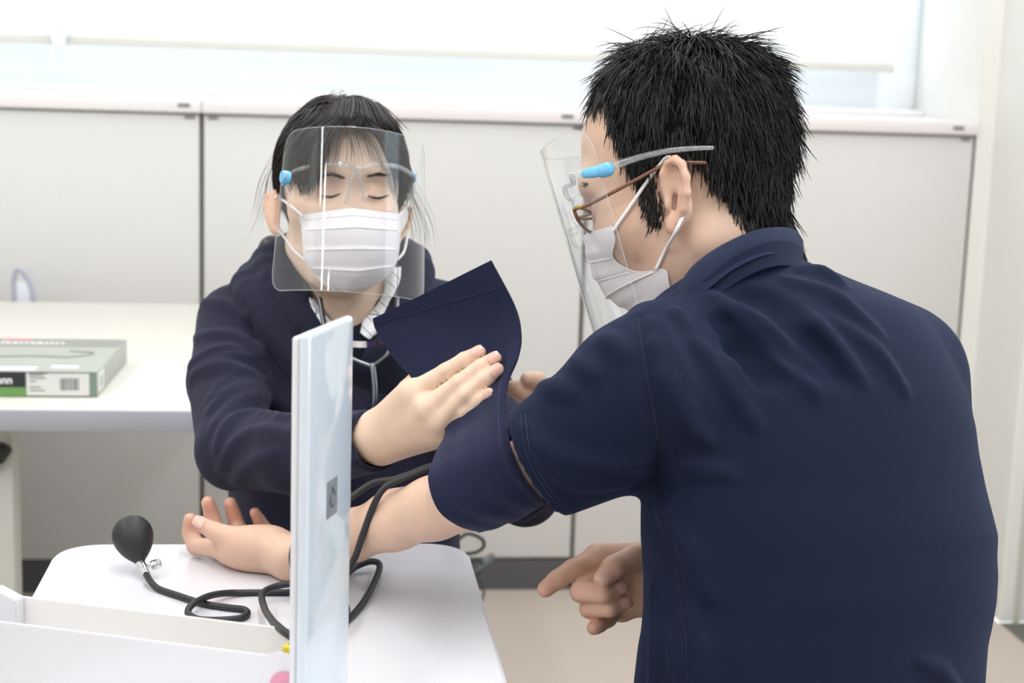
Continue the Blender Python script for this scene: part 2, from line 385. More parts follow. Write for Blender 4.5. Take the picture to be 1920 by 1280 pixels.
for j, (y0, l) in enumerate(((.036, .026), (.033, .020), (.029, .024), (.024, .010), (.015, .016), (.010, .022))):
    cbox('label_line', (-.100, -.0013, y0), (-.100 + l, -.0011, y0 + .0016), M_prt)
words('brand_word', 'Littmann', .0165, M_pw, ct, a + ex * -.184 + ey * -.0008 + ez * .021, ex, ez, bold=.0003)
cbox('brand_mark', (-.20, -.0010, .029), (-.153, -.0005, H - .002), M_red)
words('mark_word', '3M', .010, M_pw, ct, a + ex * -.185 + ey * -.0012 + ez * .030, ex, ez)
cbox('top_dark_band', (-Wc, Lc - .075, H), (-.002, Lc - .001, H + .0003), M_cgd)
words('top_word', 'Littmann', .034, M_pw, ct, a + ex * -.215 + ey * (Lc - .050) + ez * (H + .0004), ex, ey, bold=.0004)
cbox('top_mark', (-.20, Lc - .016, H + .0003), (-.155, Lc - .002, H + .0006), mat('print_pink', (226, 130, 126), .5))
cbox('top_white_sticker', (-.26, .004, H), (-.094, .036, H + .0005), mat('sticker', (214, 217, 226), .5))
G = [a + ex * x + ey * y + ez * (H + .0004) for x, y in ((-.19, .07), (-.205, .085), (-.18, .11), (-.12, .12), (-.06, .115), (-.03, .15), (-.07, .165))]
tube('printed_tubing', G, .0022, mat('print_grey', (150, 155, 148), .6), ct, n=40, sides=6, flat=.15, up=(0, 0, 1))
cbox('top_white_print', (-.075, .03, H), (-.035, .045, H + .0004), M_pw)
cbox('side_label', (0, .006, .006), (.0006, .055, H - .004), M_lab); cbox('side_print', (.0006, .02, .012), (.0009, .042, H - .012), M_cg)
# ------------------------------------------------------------------ small white table
ZT = .72
M_tt = mat('table_white', (222, 222, 229), .22, coat=.2)
tb = thing('side_table', 'small white table with rounded corners between the two people', 'table', (-.05, 1.3, 0))
def rounded_plate(x0, x1, y0, y1, z0, z1, r, seg=8):
    pts = []
    for cx, cy, a0 in ((x1 - r, y1 - r, 0), (x0 + r, y1 - r, 90), (x0 + r, y0 + r, 180), (x1 - r, y0 + r, 270)):
        for k in range(seg + 1):
            t = math.radians(a0 + 90 * k / seg); pts.append((cx + r * math.cos(t), cy + r * math.sin(t)))
    bm = bmesh.new(); f = bm.faces.new([bm.verts.new((x, y, z0)) for x, y in pts])
    e = bmesh.ops.extrude_face_region(bm, geom=[f]); bmesh.ops.translate(bm, verts=[g for g in e['geom'] if isinstance(g, bmesh.types.BMVert)], vec=(0, 0, z1 - z0))
    ed = [e for e in bm.edges if abs(e.verts[0].co.z - e.verts[1].co.z) < 1e-6]
    bmesh.ops.bevel(bm, geom=ed, offset=.003, segments=2, affect='EDGES')
    return bm
bm_obj('tabletop', rounded_plate(-.262, .158, .93, 1.627, ZT - .02, ZT, .045), M_tt, tb, autosmooth=40)
for x in (-.235, .105):
    box('leg', (x, 1.25, .03), (x + .03, 1.29, ZT - .02), M_leg, tb, .004); box('foot', (x, 1.0, 0), (x + .03, 1.42, .03), M_leg, tb, .004)
box('crossbar', (-.21, 1.26, .30), (.11, 1.28, .34), M_leg, tb, .003)

# ------------------------------------------------------------------ blood pressure monitor: open case, lid standing up
e1 = np.array([-.936, .352, 0]); e1 /= np.linalg.norm(e1); e2 = np.array([.352, .936, 0]); e2 /= np.linalg.norm(e2)
N0 = np.array([-.0085, 1.112, ZT])
A = np.array([e1, e2, [0, 0, 1.0]])
M_case = mat('case_white', (226, 226, 231), .16, coat=.6); M_case_in = mat('case_inside', (240, 238, 236), .3); M_lid = mat('lid_daylight_blue', (214, 223, 233), .12, coat=.8)
mon = thing('blood_pressure_monitor', 'white open case with its lid standing upright on the table', 'medical device', tuple(N0))
LT, WT = .30, .068
def prof_wall(pts, y0, y1, name, m):
    """side wall: outline pts (along e1, z) given thickness y0..y1"""
    n = len(pts); V = [N0 + e1 * x + e2 * y + np.array([0, 0, z]) for y in (y0, y1) for x, z in pts]
    Fc = [tuple(range(n)), tuple(range(2 * n - 1, n - 1, -1))] + [(i, i + n, (i + 1) % n + n, (i + 1) % n) for i in range(n)]
    bm = bmesh.new(); vs = [bm.verts.new(v) for v in V]; [bm.faces.new([vs[i] for i in f]) for f in Fc]
    bmesh.ops.recalc_face_normals(bm, faces=bm.faces[:])
    bmesh.ops.bevel(bm, geom=bm.edges[:], offset=.0006, segments=2, affect='EDGES')
    return bm_obj(name, bm, m, mon, autosmooth=40)
def wall_outline(zt, bump):
    p = [(LT, .001), (LT, zt - .006), (LT - .006, zt)]
    p += [(.034, zt), (.026, zt + .0005), (.020, zt + .0035), (.012, zt + .003), (.004, zt - .002), (-.002, zt - .009), (-.004, zt - .02), (-.004, .001)] if bump else [(.010, zt), (.006, zt - .004), (.006, .001)]
    return p
prof_wall(wall_outline(.0705, True), -.0005, .0022, 'near_wall', M_case)
prof_wall(wall_outline(.066, False), WT, WT + .0022, 'far_wall', M_case_in)
prof_wall([(LT, .001), (LT, .058), (LT - .0022, .058), (LT - .0022, .001)], .002, WT, 'end_wall', M_case)
box('tray_floor', (.004, .002, .001), (LT - .002, WT, .004), M_case_in, mon, axes=A, org=N0)
# inner ledge step near the far end, as on the photo's left
prof_wall([(LT - .004, .004), (LT - .004, .070), (LT - .016, .074), (LT - .035, .0665), (LT - .035, .004)], WT - .012, WT, 'corner_block', M_case)
# lid; bluish daylight from the right is put into its colour
box('lid', (-.0055, -.008, .012), (.0035, .086, .3115), M_lid, mon, .0042, 4, axes=A, org=N0)
box('lid_rim', (.0028, -.0075, .014), (.0080, .0855, .3085), M_case, mon, .002, 3, axes=A, org=N0)
bd = box('badge', (-.0061, .030, .168), (-.0054, .0515, .196), mat('badge_grey', (150, 156, 164), .35, .3), mon, .0002, axes=A, org=N0)
th = np.linspace(.15 * np.pi, 1.75 * np.pi, 22)
loop = [N0 + e1 * -.0062 + e2 * (.0407 + .0048 * math.cos(t)) + np.array([0, 0, .181 + .0062 * math.sin(t)]) for t in th[::-1]]
loop += [N0 + e1 * -.0062 + e2 * (.0415 - .002) + np.array([0, 0, .1905])]
tube('badge_mark', loop, .0008, mat('badge_ink', (98, 104, 114), .4, .3), bd, n=40, sides=6)
lathe('hinge_disc', [(.0, 0), (.0118, 0), (.0122, .0004), (.0122, .0012), (.0114, .0016), (0, .0016)], N0 + e1 * .0130 + e2 * -.0006 + np.array([0, 0, .048]), -e2, mat('hinge_pink', (222, 150, 176), .4), mon)
yl = box('caution_tag', (.006, .010, .060), (.020, .040, .0745), mat('tag_yellow', (228, 204, 60), .5), mon, .0006, axes=A, org=N0)
for k in range(3): box('tag_print', (.008, .016 + .007 * k, .0745), (.018, .0185 + .007 * k, .0748), M_prt, yl, axes=A, org=N0)
box('gauge_block', (.012, .006, .004), (.026, .050, .058), M_case_in, mon, .002, axes=A, org=N0)

# ------------------------------------------------------------------ inflation bulb with valve and hose
M_rub = mat('black_rubber', (32, 34, 37), .5, bump=(1200, .05, .0003)); M_chrome = mat('chrome', (225, 226, 230), .12, 1.0)
def T(px, py, h=.0): return onz(px, py, ZT + h)
bulb = thing('inflation_bulb', 'black rubber squeeze bulb with chrome valve and hose on the table', 'squeeze bulb', tuple(T(255, 1070)))
bb0 = T(263, 1056, .013); dB = proj(bb0)[2]
top = P(240, 972, dB + .026)
ax = top - bb0; HB = np.linalg.norm(ax)
pr = [(.0046, 0), (.0050, .03), (.0065, .08), (.0105, .17), (.0158, .32), (.0192, .48), (.0203, .62), (.0190, .76), (.0148, .89), (.0085, .97), (.003, .997), (0, 1.0)]
pr = [(r * .98, h * HB) for r, h in pr]
q = resample(pr, 40); lathe('bulb', [tuple(x) for x in q], bb0, ax, M_rub, bulb, 36)
vdir = (T(275, 1078, .006) - bb0); vl = np.linalg.norm(vdir); vd = vdir / vl
lathe('valve', [(0, -.003), (.0046, -.003), (.0046, vl * .35), (.0050, vl * .36), (.0050, vl * .55), (.0043, vl * .57), (.0040, vl), (0, vl)], bb0, vd, M_chrome, bulb, 24)
k0 = bb0 + vd * vl * .4; kd = P(300, 1055, dB - .004) - k0; kd /= np.linalg.norm(kd)
kn = lathe('valve_screw', [(.0012, .003), (.0012, .0085), (.0042, .0087), (.0046, .0098), (.0046, .0165), (.004, .0175), (0, .0175)], k0, kd, M_chrome, bulb, 20)
HR = .0032
pth = [bb0 + vd * vl * .85, T(284, 1092, .006), T(298, 1104, HR), T(330, 1115, HR), T(380, 1131, HR), T(430, 1139, HR), T(456, 1142, HR), T(464, 1149, HR), T(452, 1158, HR), T(410, 1162, HR), T(370, 1160, HR), T(352, 1148, HR + .002), T(362, 1132, .0095), T(389, 1118, .0095), T(420, 1112, .006), T(455, 1111, HR), T(549, 1110, HR), T(610, 1108, HR + .001),
       T(640, 1085, .004), T(668, 1062, HR + .004), T(699, 1052, HR + .008), T(712, 1064, HR + .006), T(692, 1112, HR + .002), T(664, 1150, HR), T(630, 1176, HR), T(600, 1190, HR)]
tube('hose', pth, HR, M_rub, bulb, n=170, sides=10)

# cables and a dark rod beyond the table
M_cab2 = mat('cable_black', (44, 48, 48), .5)
cb = thing('power_cable', 'thin black cable looping beside the far table corner', 'cable', tuple(onz(890, 1140, 0)))
yk = 2.55
tube('cable_loop', [ony(x, y, yk) for x, y in ((700, 1040), (800, 1050), (846, 1018), (858, 1012), (874, 1001), (890, 1003), (905, 1012), (907, 1024), (895, 1034), (874, 1038), (850, 1040), (840, 1060), (842, 1100))], .0032, M_cab2, cb, n=80, sides=8)
tube('cable_tail', [ony(842, 1098, yk), ony(872, 1074, yk), ony(887, 1077, yk), ony(903, 1092, yk), ony(909, 1106, yk), ony(903, 1128, yk), ony(892, 1145, yk), onz(885, 1165, .003), onz(800, 1190, .003)], .0018, M_cab2, cb, n=60, sides=8)
tube('cable_bundle', [ony(x, y, yk) for x, y in ((840, 1075), (862, 1078), (879, 1064), (884, 1052), (897, 1049), (905, 1056))], .0028, M_cab2, cb, n=40, sides=8)
rod = thing('dark_rod', 'short dark grey rod leaning behind the table corner', 'rod', tuple(onz(840, 1150, 0)))
tube('shaft', [onz(838, 1180, .01), ony(884, 1086, 2.6), ony(921, 1044, 2.66)], .0072, mat('rod_grey', (76, 82, 84), .45), rod, n=14, sides=12)
# ------------------------------------------------------------------ smooth-union solids, meshed by surface nets on a sparse lattice
def smin(a, b, k):
    if k <= 0: return np.minimum(a, b)
    h = np.maximum(k - np.abs(a - b), 0) / k
    return np.minimum(a, b) - h * h * k * 0.25
class Solid:
    def __init__(s): s.ops = []
    def add(s, fn, lo, hi, k=.01, op='u'):
        lo, hi = np.minimum(lo, hi) - k * 1.8 - .004, np.maximum(lo, hi) + k * 1.8 + .004
        s.ops.append((fn, lo, hi, k, op)); return s
    def cap(s, a, b, ra, rb=None, k=.01, op='u', wide=None):
        """round-ended tapered limb a->b; wide=(direction, factor) widens the section"""
        a = np.asarray(a, float); b = np.asarray(b, float); rb = ra if rb is None else rb
        ab = b - a; L2 = max(ab @ ab, 1e-12)
        W = None
        if wide is not None:
            w = np.asarray(wide[0], float); w = w / np.linalg.norm(w); W = (w, wide[1])
        def fn(p):
            q = p - a; t = np.clip(q @ ab / L2, 0, 1)
            q = q - t[..., None] * ab
            if W: 
                c = q @ W[0]; q = q - (c * (1 - 1 / W[1]))[..., None] * W[0]
            return np.sqrt((q * q).sum(-1)) - (ra + (rb - ra) * t)
        m = max(ra, rb) * (W[1] if W else 1)
        return s.add(fn, np.minimum(a, b) - m, np.maximum(a, b) + m, k, op)
    def chain(s, pts, rad, k=.006, kj=None, op='u', wide=None):
        for i in range(len(pts) - 1): s.cap(pts[i], pts[i + 1], rad[i], rad[i + 1], k if (i == 0 or kj is None) else kj, op, wide)
        return s
    def ell(s, c, r, ax=None, k=.01, op='u'):
        c = np.asarray(c, float); r = np.asarray(r, float); A = np.eye(3) if ax is None else np.asarray(ax, float)
        def fn(p):
            q = (p - c) @ A.T
            k0 = np.sqrt(((q / r) ** 2).sum(-1)); k1 = np.sqrt(((q / (r * r)) ** 2).sum(-1)) + 1e-9
            return np.where(k0 < .35, (k0 - 1) * r.min(), k0 * (k0 - 1) / k1)
        e = np.sqrt(((A * r[:, None]) ** 2).sum(0))
        return s.add(fn, c - e, c + e, k, op)
    def rows(s, tab, k=.01, op='u', lean=0.0):
        """a trunk given row by row: (py, x left, x right, depth of axis, half thickness)"""
        tab = np.asarray(tab, float)
        y0, y1 = tab[0, 0], tab[-1, 0]
        def fn(p):
            q = p - CAM; d = q @ CV; px = 960 + F * (q @ CR) / d; py = 640 - F * (q @ CU) / d
            yy = np.clip(py, y0, y1)
            xl, xr, dc, dr = (np.interp(yy, tab[:, 0], tab[:, i]) for i in (1, 2, 3, 4))
            sc = dc / F; w = (xr - xl) / 2 * sc; x = (px - (xl + xr) / 2) * sc * (d / dc) ** 0; z = d - dc
            z = z + lean * x
            ex, ez = np.abs(x) / w, np.abs(z) / dr
            k0 = (ex ** 2.3 + ez ** 2.3) ** (1 / 2.3)
            dd = (k0 - 1) * np.minimum(w, dr) * .95
            oy = np.maximum(y0 - py, py - y1) * sc
            return np.maximum(dd, oy)
        pts = np.array([P(x, r[0], dd) for r in tab for x in (r[1], r[2]) for dd in (r[3] - r[4], r[3] + r[4])])
        return s.add(fn, pts.min(0) - .03, pts.max(0) + .03, k, op)
    def val(s, p):
        p = np.asarray(p, float); v = np.full(p.shape[:-1], 9.0)
        for fn, lo, hi, k, op in s.ops:
            d = fn(p)
            v = smin(v, d, k) if op == 'u' else (-smin(-v, d, k) if op == 's' else v + d)
        return v
    def hit(s, px, py, d0=.9, d1=2.4):
        """depth at which the view ray through (px, py) meets the surface"""
        q = np.atleast_2d(np.array([ray(px, py)])); d = d0
        for _ in range(150):
            v = float(s.val(CAM + d * q)[0])
            if v < .0004: return d
            d += max(v * .7, .0004)
            if d > d1: return None
        return d
    def hits(s, xy, d0=1.0, d1=2.3):
        xy = np.asarray(xy, float); q = CV + ((xy[:, :1] - 960) / F) * CR - ((xy[:, 1:2] - 640) / F) * CU
        d = np.full(len(xy), d0); ok = np.ones(len(xy), bool)
        for _ in range(90):
            v = s.val(CAM + d[:, None] * q)
            if (np.abs(v) < .0004).all(): break
            d = np.minimum(d + np.where(np.abs(v) < .0003, 0, v * .8), d1)
        return d, d < d1 - .01
    def on(s, px, py, off=.001):
        d, ok = s.hits([(px, py)]); return P(px, py, d[0] - off)
    def nrm(s, p, e=.001):
        p = np.asarray(p, float); g = np.stack([s.val(p + e * np.eye(3)[i]) - s.val(p - e * np.eye(3)[i]) for i in range(3)], -1)
        return g / (np.linalg.norm(g, axis=-1, keepdims=True) + 1e-9)
    def fold(s, path, r, k=.012, sink=.35, op='u', n=None):
        """crease or seam laid on the surface along photo points; r may be (start, middle, end)"""
        path = resample(np.array(path, float), n or max(4, len(path) * 2))
        dd, ok = s.hits(path); pts = [(x, y, d) for (x, y), d, k_ in zip(path, dd, ok) if k_]
        if len(pts) < 2: return s
        rr = np.interp(np.linspace(0, 1, len(pts)), np.linspace(0, 1, 3), (r * .35, r, r * .35) if np.isscalar(r) else r)
        Q = [P(x, y, d + q * sink) for (x, y, d), q in zip(pts, rr)]
        new = Solid()
        for i in range(len(Q) - 1): new.cap(Q[i], Q[i + 1], rr[i], rr[i + 1], k * .6)
        sub = new.ops
        lo = np.min([o[1] for o in sub], 0); hi = np.max([o[2] for o in sub], 0)
        s.add(lambda p, S_=new: S_.val(p), lo, hi, k, op); return s
    def mesh(s, h, B=12):
        lo = np.min([o[1] for o in s.ops if o[4] == 'u'], 0) - 2 * h; hi = np.max([o[2] for o in s.ops if o[4] == 'u'], 0) + 2 * h
        nb = np.ceil((hi - lo) / (h * B)).astype(int)
        bi = np.stack(np.meshgrid(*[np.arange(n) for n in nb], indexing='ij'), -1).reshape(-1, 3)
        half = h * B * math.sqrt(3) / 2
        def culled(pts_of, ids, blo, bhi, n):
            v = np.full((len(ids), n), 9.0)
            for fn, l, u, k, op in s.ops:
                m = np.where((blo < u).all(1) & (bhi > l).all(1))[0]
                if not len(m): continue
                for ch in np.array_split(m, max(1, len(m) // 250)):
                    p = pts_of(ids[ch]); d = fn(p)
                    v[ch] = smin(v[ch], d, k) if op == 'u' else (-smin(-v[ch], d, k) if op == 's' else v[ch] + d)
            return v
        c = lo + (bi + .5) * h * B
        cv = np.full(len(bi), 9.0)
        for fn, l, u, k, op in s.ops:
            if op != 'u': continue
            m = np.where(((c - half) < u).all(1) & ((c + half) > l).all(1))[0]
            if len(m): cv[m] = smin(cv[m], fn(c[m]), k)
        sel = bi[(np.abs(cv) < half * 1.5 + .01)]
        g = np.stack(np.meshgrid(*[np.arange(B + 1)] * 3, indexing='ij'), -1).reshape(-1, 3)
        blo = lo + sel * h * B; bhi = blo + h * B
        v = culled(lambda b: lo + (b[:, None, :] * B + g[None]) * h, sel, blo, bhi, len(g)).reshape(len(sel), B + 1, B + 1, B + 1)
        keep = (v.min((1, 2, 3)) < 0) & (v.max((1, 2, 3)) >= 0); sel, v = sel[keep], v[keep]
        N = nb * B + 2
        ins = v < 0
        cnt = np.zeros((len(sel), B, B, B), np.int8)
        for dx in (0, 1):
            for dy in (0, 1):
                for dz in (0, 1): cnt += ins[:, dx:B + dx, dy:B + dy, dz:B + dz]
        act = np.argwhere((cnt > 0) & (cnt < 8)); b, i = act[:, 0], act[:, 1:]
        acc = np.zeros((len(act), 3)); nn = np.zeros(len(act))
        C8 = [np.array((x, y, z)) for x in (0, 1) for y in (0, 1) for z in (0, 1)]
        for a in range(3):
            for c0 in C8:
                if c0[a]: continue
                c1 = c0.copy(); c1[a] = 1
                va = v[b, i[:, 0] + c0[0], i[:, 1] + c0[1], i[:, 2] + c0[2]]; vb = v[b, i[:, 0] + c1[0], i[:, 1] + c1[1], i[:, 2] + c1[2]]
                m = (va < 0) != (vb < 0); t = np.where(m, va / np.where(m, va - vb, 1), 0)
                pt = np.broadcast_to(c0.astype(float), (len(act), 3)).copy(); pt[:, a] = t
                acc[m] += pt[m]; nn[m] += 1
        gi = sel[b] * B + i
        V = lo + (gi + acc / nn[:, None]) * h
        key = (gi[:, 0].astype(np.int64) * N[1] + gi[:, 1]) * N[2] + gi[:, 2]
        order = np.argsort(key); key = key[order]; V = V[order]
        quads = []
        for a in range(3):
            sl0 = [slice(None), slice(0, B), slice(0, B), slice(0, B)]; sl1 = list(sl0); sl1[a + 1] = slice(1, B + 1)
            A0, A1 = ins[tuple(sl0)], ins[tuple(sl1)]
            e = np.argwhere(A0 != A1); flip = A0[tuple(e.T)]
            G = sel[e[:, 0]] * B + e[:, 1:]
            o1, o2 = (a + 1) % 3, (a + 2) % 3
            ids = []
            for d1, d2 in ((-1, -1), (0, -1), (0, 0), (-1, 0)):
                q = G.copy(); q[:, o1] += d1; q[:, o2] += d2
                kk = (q[:, 0].astype(np.int64) * N[1] + q[:, 1]) * N[2] + q[:, 2]
                j = np.clip(np.searchsorted(key, kk), 0, len(key) - 1); ids.append(np.where(key[j] == kk, j, -1))
            Q = np.stack(ids, 1); ok = (Q >= 0).all(1); Q, fl = Q[ok], flip[ok]
            Q[~fl] = Q[~fl][:, ::-1]; quads.append(Q)
        Q = np.vstack(quads)
        return V, Q
def relax(V, Q, it=2, w=.5):
    E = np.vstack([Q[:, [i, (i + 1) % 4]] for i in range(4)])
    n = len(V)
    for _ in range(it):
        c = np.bincount(E[:, 0], minlength=n) + np.bincount(E[:, 1], minlength=n)
        A = np.stack([np.bincount(E[:, 0], V[E[:, 1], k], n) + np.bincount(E[:, 1], V[E[:, 0], k], n) for k in range(3)], 1) / np.maximum(c, 1)[:, None]
        V = V * (1 - w) + A * w
    return V
def solid_obj(name, s, h, m, parent, it=2, project=False, tint=None):
    V, Q = s.mesh(h); V = relax(V, Q, it)
    o = mesh_obj(name, V, Q, m, parent, True)
    if tint is not None:
        t = tint(V)
        at = o.data.attributes.new('tint', 'FLOAT_COLOR', 'POINT')
        at.data.foreach_set('color', np.hstack([t, np.ones((len(V), 1))]).astype(np.float32).ravel())
    return o
def blobs(pts, sig):
    pts = np.asarray(pts, float).reshape(-1, 3)
    def f(V):
        r = np.zeros(len(V))
        for p in pts: r = np.maximum(r, np.exp(-((V - p) ** 2).sum(1) / (2 * sig ** 2)))
        return r
    return f
# ------------------------------------------------------------------ people: shared builders
def skin_mat(name, base, rough=.46, blot=.05):
    m = bpy.data.materials.new(name); m.use_nodes = True; n = m.node_tree; b = n.nodes['Principled BSDF']
    b.inputs['Roughness'].default_value = rough; b.inputs['Specular IOR Level'].default_value = .4
    b.inputs['Subsurface Weight'].default_value = .18; b.inputs['Subsurface Radius'].default_value = (1.0, .35, .2); b.inputs['Subsurface Scale'].default_value = .006
    at = n.nodes.new('ShaderNodeAttribute'); at.attribute_name = 'tint'
    tc = n.nodes.new('ShaderNodeTexCoord'); z = n.nodes.new('ShaderNodeTexNoise'); z.inputs['Scale'].default_value = 90; z.inputs['Detail'].default_value = 5
    mr = n.nodes.new('ShaderNodeMapRange'); mr.inputs[1].default_value = .25; mr.inputs[2].default_value = .75; mr.inputs[3].default_value = 1 - blot; mr.inputs[4].default_value = 1 + blot
    m1 = n.nodes.new('ShaderNodeMix'); m1.data_type = 'RGBA'; m1.blend_type = 'MULTIPLY'; m1.inputs['Factor'].default_value = 1
    m1.inputs['A'].default_value = s2l(base); n.links.new(at.outputs['Color'], m1.inputs['B'])
    m2 = n.nodes.new('ShaderNodeVectorMath'); m2.operation = 'SCALE'
    n.links.new(tc.outputs['Object'], z.inputs['Vector']); n.links.new(z.outputs['Fac'], mr.inputs[0])
    n.links.new(m1.outputs['Result'], m2.inputs[0]); n.links.new(mr.outputs[0], m2.inputs['Scale']); n.links.new(m2.outputs[0], b.inputs['Base Color'])
    z2 = n.nodes.new('ShaderNodeTexNoise'); z2.inputs['Scale'].default_value = 700; bp = n.nodes.new('ShaderNodeBump'); bp.inputs['Strength'].default_value = .18; bp.inputs['Distance'].default_value = .0005
    n.links.new(tc.outputs['Object'], z2.inputs['Vector']); n.links.new(z2.outputs['Fac'], bp.inputs['Height']); n.links.new(bp.outputs['Normal'], b.inputs['Normal'])
    return m
def cloth_mat(name, rgb, rough=.8, weave=2600, wstr=.35, sheen=.25, wrinkle=0.25, dist=.0004, tint=(.5, .55, .8)):
    m = bpy.data.materials.new(name); m.use_nodes = True; n = m.node_tree; b = n.nodes['Principled BSDF']
    b.inputs['Base Color'].default_value = s2l(rgb); b.inputs['Roughness'].default_value = rough; b.inputs['Specular IOR Level'].default_value = .12
    b.inputs['Sheen Weight'].default_value = sheen; b.inputs['Sheen Roughness'].default_value = .45; b.inputs['Sheen Tint'].default_value = tint + (1,)
    tc = n.nodes.new('ShaderNodeTexCoord'); v = n.nodes.new('ShaderNodeTexVoronoi'); v.inputs['Scale'].default_value = weave
    z = n.nodes.new('ShaderNodeTexNoise'); z.inputs['Scale'].default_value = 28; z.inputs['Detail'].default_value = 3
    b1 = n.nodes.new('ShaderNodeBump'); b1.inputs['Strength'].default_value = wrinkle; b1.inputs['Distance'].default_value = .004
    b2 = n.nodes.new('ShaderNodeBump'); b2.inputs['Strength'].default_value = wstr; b2.inputs['Distance'].default_value = dist
    for t in (v, z): n.links.new(tc.outputs['Object'], t.inputs['Vector'])
    n.links.new(z.outputs['Fac'], b1.inputs['Height']); n.links.new(v.outputs['Distance'], b2.inputs['Height'])
    n.links.new(b1.outputs['Normal'], b2.inputs['Normal']); n.links.new(b2.outputs['Normal'], b.inputs['Normal'])
    return m

def push_out(S_, G, off=.0014, it=3):
    """move points that would sink into the body back outside it"""
    sh = G.shape; p = G.reshape(-1, 3).copy()
    for _ in range(it):
        v = S_.val(p); m = v < off
        if not m.any(): break
        p[m] += S_.nrm(p[m]) * (off - v[m])[:, None]
    return p.reshape(sh)
def seam_on(name, S_, path, r, m, parent, n=60, off=.0002):
    q = resample(np.array(path, float), n); d, ok = S_.hits(q)
    return tube(name, [P(x, y, z - off) for (x, y), z, k in zip(q, d, ok) if k], r, m, parent, raw=True, sides=6)
def skin_points(o, S_, keep, n, jit=.0009):
    V = np.empty(len(o.data.vertices) * 3, np.float32); o.data.vertices.foreach_get('co', V); V = V.reshape(-1, 3).astype(float) + ORG[o.name]
    V = V[keep(V)]; V = V[RNG.integers(len(V), size=n)] + RNG.normal(0, jit, (n, 3)); N = S_.nrm(V, .003); return V - N * S_.val(V)[:, None], N

class Head:
    """head frame: x forward, y to the person's left, z up"""
    def __init__(s, o, Fv, Lv, scale):
        s.o = np.asarray(o, float); s.F = Fv / np.linalg.norm(Fv); L = Lv - (Lv @ s.F) * s.F; s.L = L / np.linalg.norm(L)
        s.U = np.cross(s.F, s.L); s.s = scale; s.A = np.array([s.F, s.L, s.U])
    def __call__(s, x, y, z): return s.o + s.s * (x * s.F + y * s.L + z * s.U)
    def loc(s, p): return ((np.asarray(p) - s.o) @ s.A.T) / s.s
    def at(s, px, py, y):
        """photo point whose head-frame y is known"""
        q = ray(px, py); d = (s.s * y + (s.o - CAM) @ s.L) / (q @ s.L); return CAM + d * q
    def atx(s, px, py, x):
        q = ray(px, py); d = (s.s * x + (s.o - CAM) @ s.F) / (q @ s.F); return CAM + d * q
    def mir(s, p):
        l = s.loc(p); l[..., 1] *= -1; return s.o + s.s * l @ s.A
    def rad(s, r): return np.asarray(r, float) * s.s

def head_ops(S_, h, woman=False):
    e = lambda c, r, k, op='u': S_.ell(h(*c), h.rad(r), h.A, k, op)
    c = lambda a, b, ra, rb, k, op='u': S_.cap(h(*a), h(*b), ra * h.s, rb * h.s, k, op)
    w = .93 if woman else 1.0
    e((-.010, 0, .046), (.095, .077, .089), .01)                      # cranium
    e((.030, 0, -.022), (.062, .063 * w, .085), .03)                  # face mass
    for sgn in (-1, 1):
        c((-.004, sgn * .048 * w, -.055), (.050, sgn * .016, -.094), .018, .016, .03)      # jaw
        e((.058, sgn * .043, -.014), (.026, .022, .022), .025)        # cheek bone
    e((.062, 0, -.094), (.016, .020, .016), .02)                      # chin
    c((.077, -.032, .032), (.077, .032, .032), .0105, .0105, .022)    # brow
    e((.060, 0, -.050), (.022, .028, .024), .025)                     # mouth mass
    c((.080, 0, .016), (.089, 0, -.024), .0075, .0105, .012)          # nose
    for sgn in (-1, 1):
        e((.082, sgn * .011, -.028), (.010, .008, .007), .008)
        e((.096, sgn * .031, .008), (.017, .020, .012), .018, 's')    # eye socket
    for sgn in (-1, 1):
        e((.0725, sgn * .031, .006), (.0135, .0145, .0125), .006)     # eyeball under its lids
        if woman: c((.0845, sgn * .020, .0005), (.0815, sgn * .042, .0015), .0024, .0022, .004)   # lowered lid rim
    e((.079, 0, -.052), (.008, .020, .006), .008); e((.077, 0, -.063), (.008, .017, .006), .008) # lips
def ear_ops(S_, pts, fill, h=None, r=.0036):
    S_.chain(pts, [r * k for k in np.linspace(1.05, .95, len(pts))], k=.003)

def nail(parent, tip, dip, nrm, r, m, length=None):
    """finger nail: a small curved plate set on the back of the finger end"""
    tip, dip, nrm = (np.asarray(q, float) for q in (tip, dip, nrm))
    t = tip - dip; t /= np.linalg.norm(t); nrm = nrm - (nrm @ t) * t; nrm /= np.linalg.norm(nrm); s = np.cross(t, nrm)
    L = length or r * 1.35; r *= 1.07; U, Vv = np.meshgrid(np.linspace(-1, 1, 7), np.linspace(-1, 1, 7), indexing='ij')
    G = np.empty((7, 7, 3))
    for i in range(7):
        for j in range(7):
            u, v = U[i, j], Vv[i, j]; ww = .74 * r * math.sqrt(max(0, 1 - .55 * abs(u) ** 3.2)) 
            a = v * ww / r
            G[i, j] = tip + t * (u * L * .62 - .05 * L) + s * (math.sin(a * 1.0) * r * .98) + nrm * (r * (math.cos(a * 1.0) * .99 + .03) - .22 * r * max(0, u) ** 2)
    return sheet('fingernail', G, .0005, m, parent, 0)

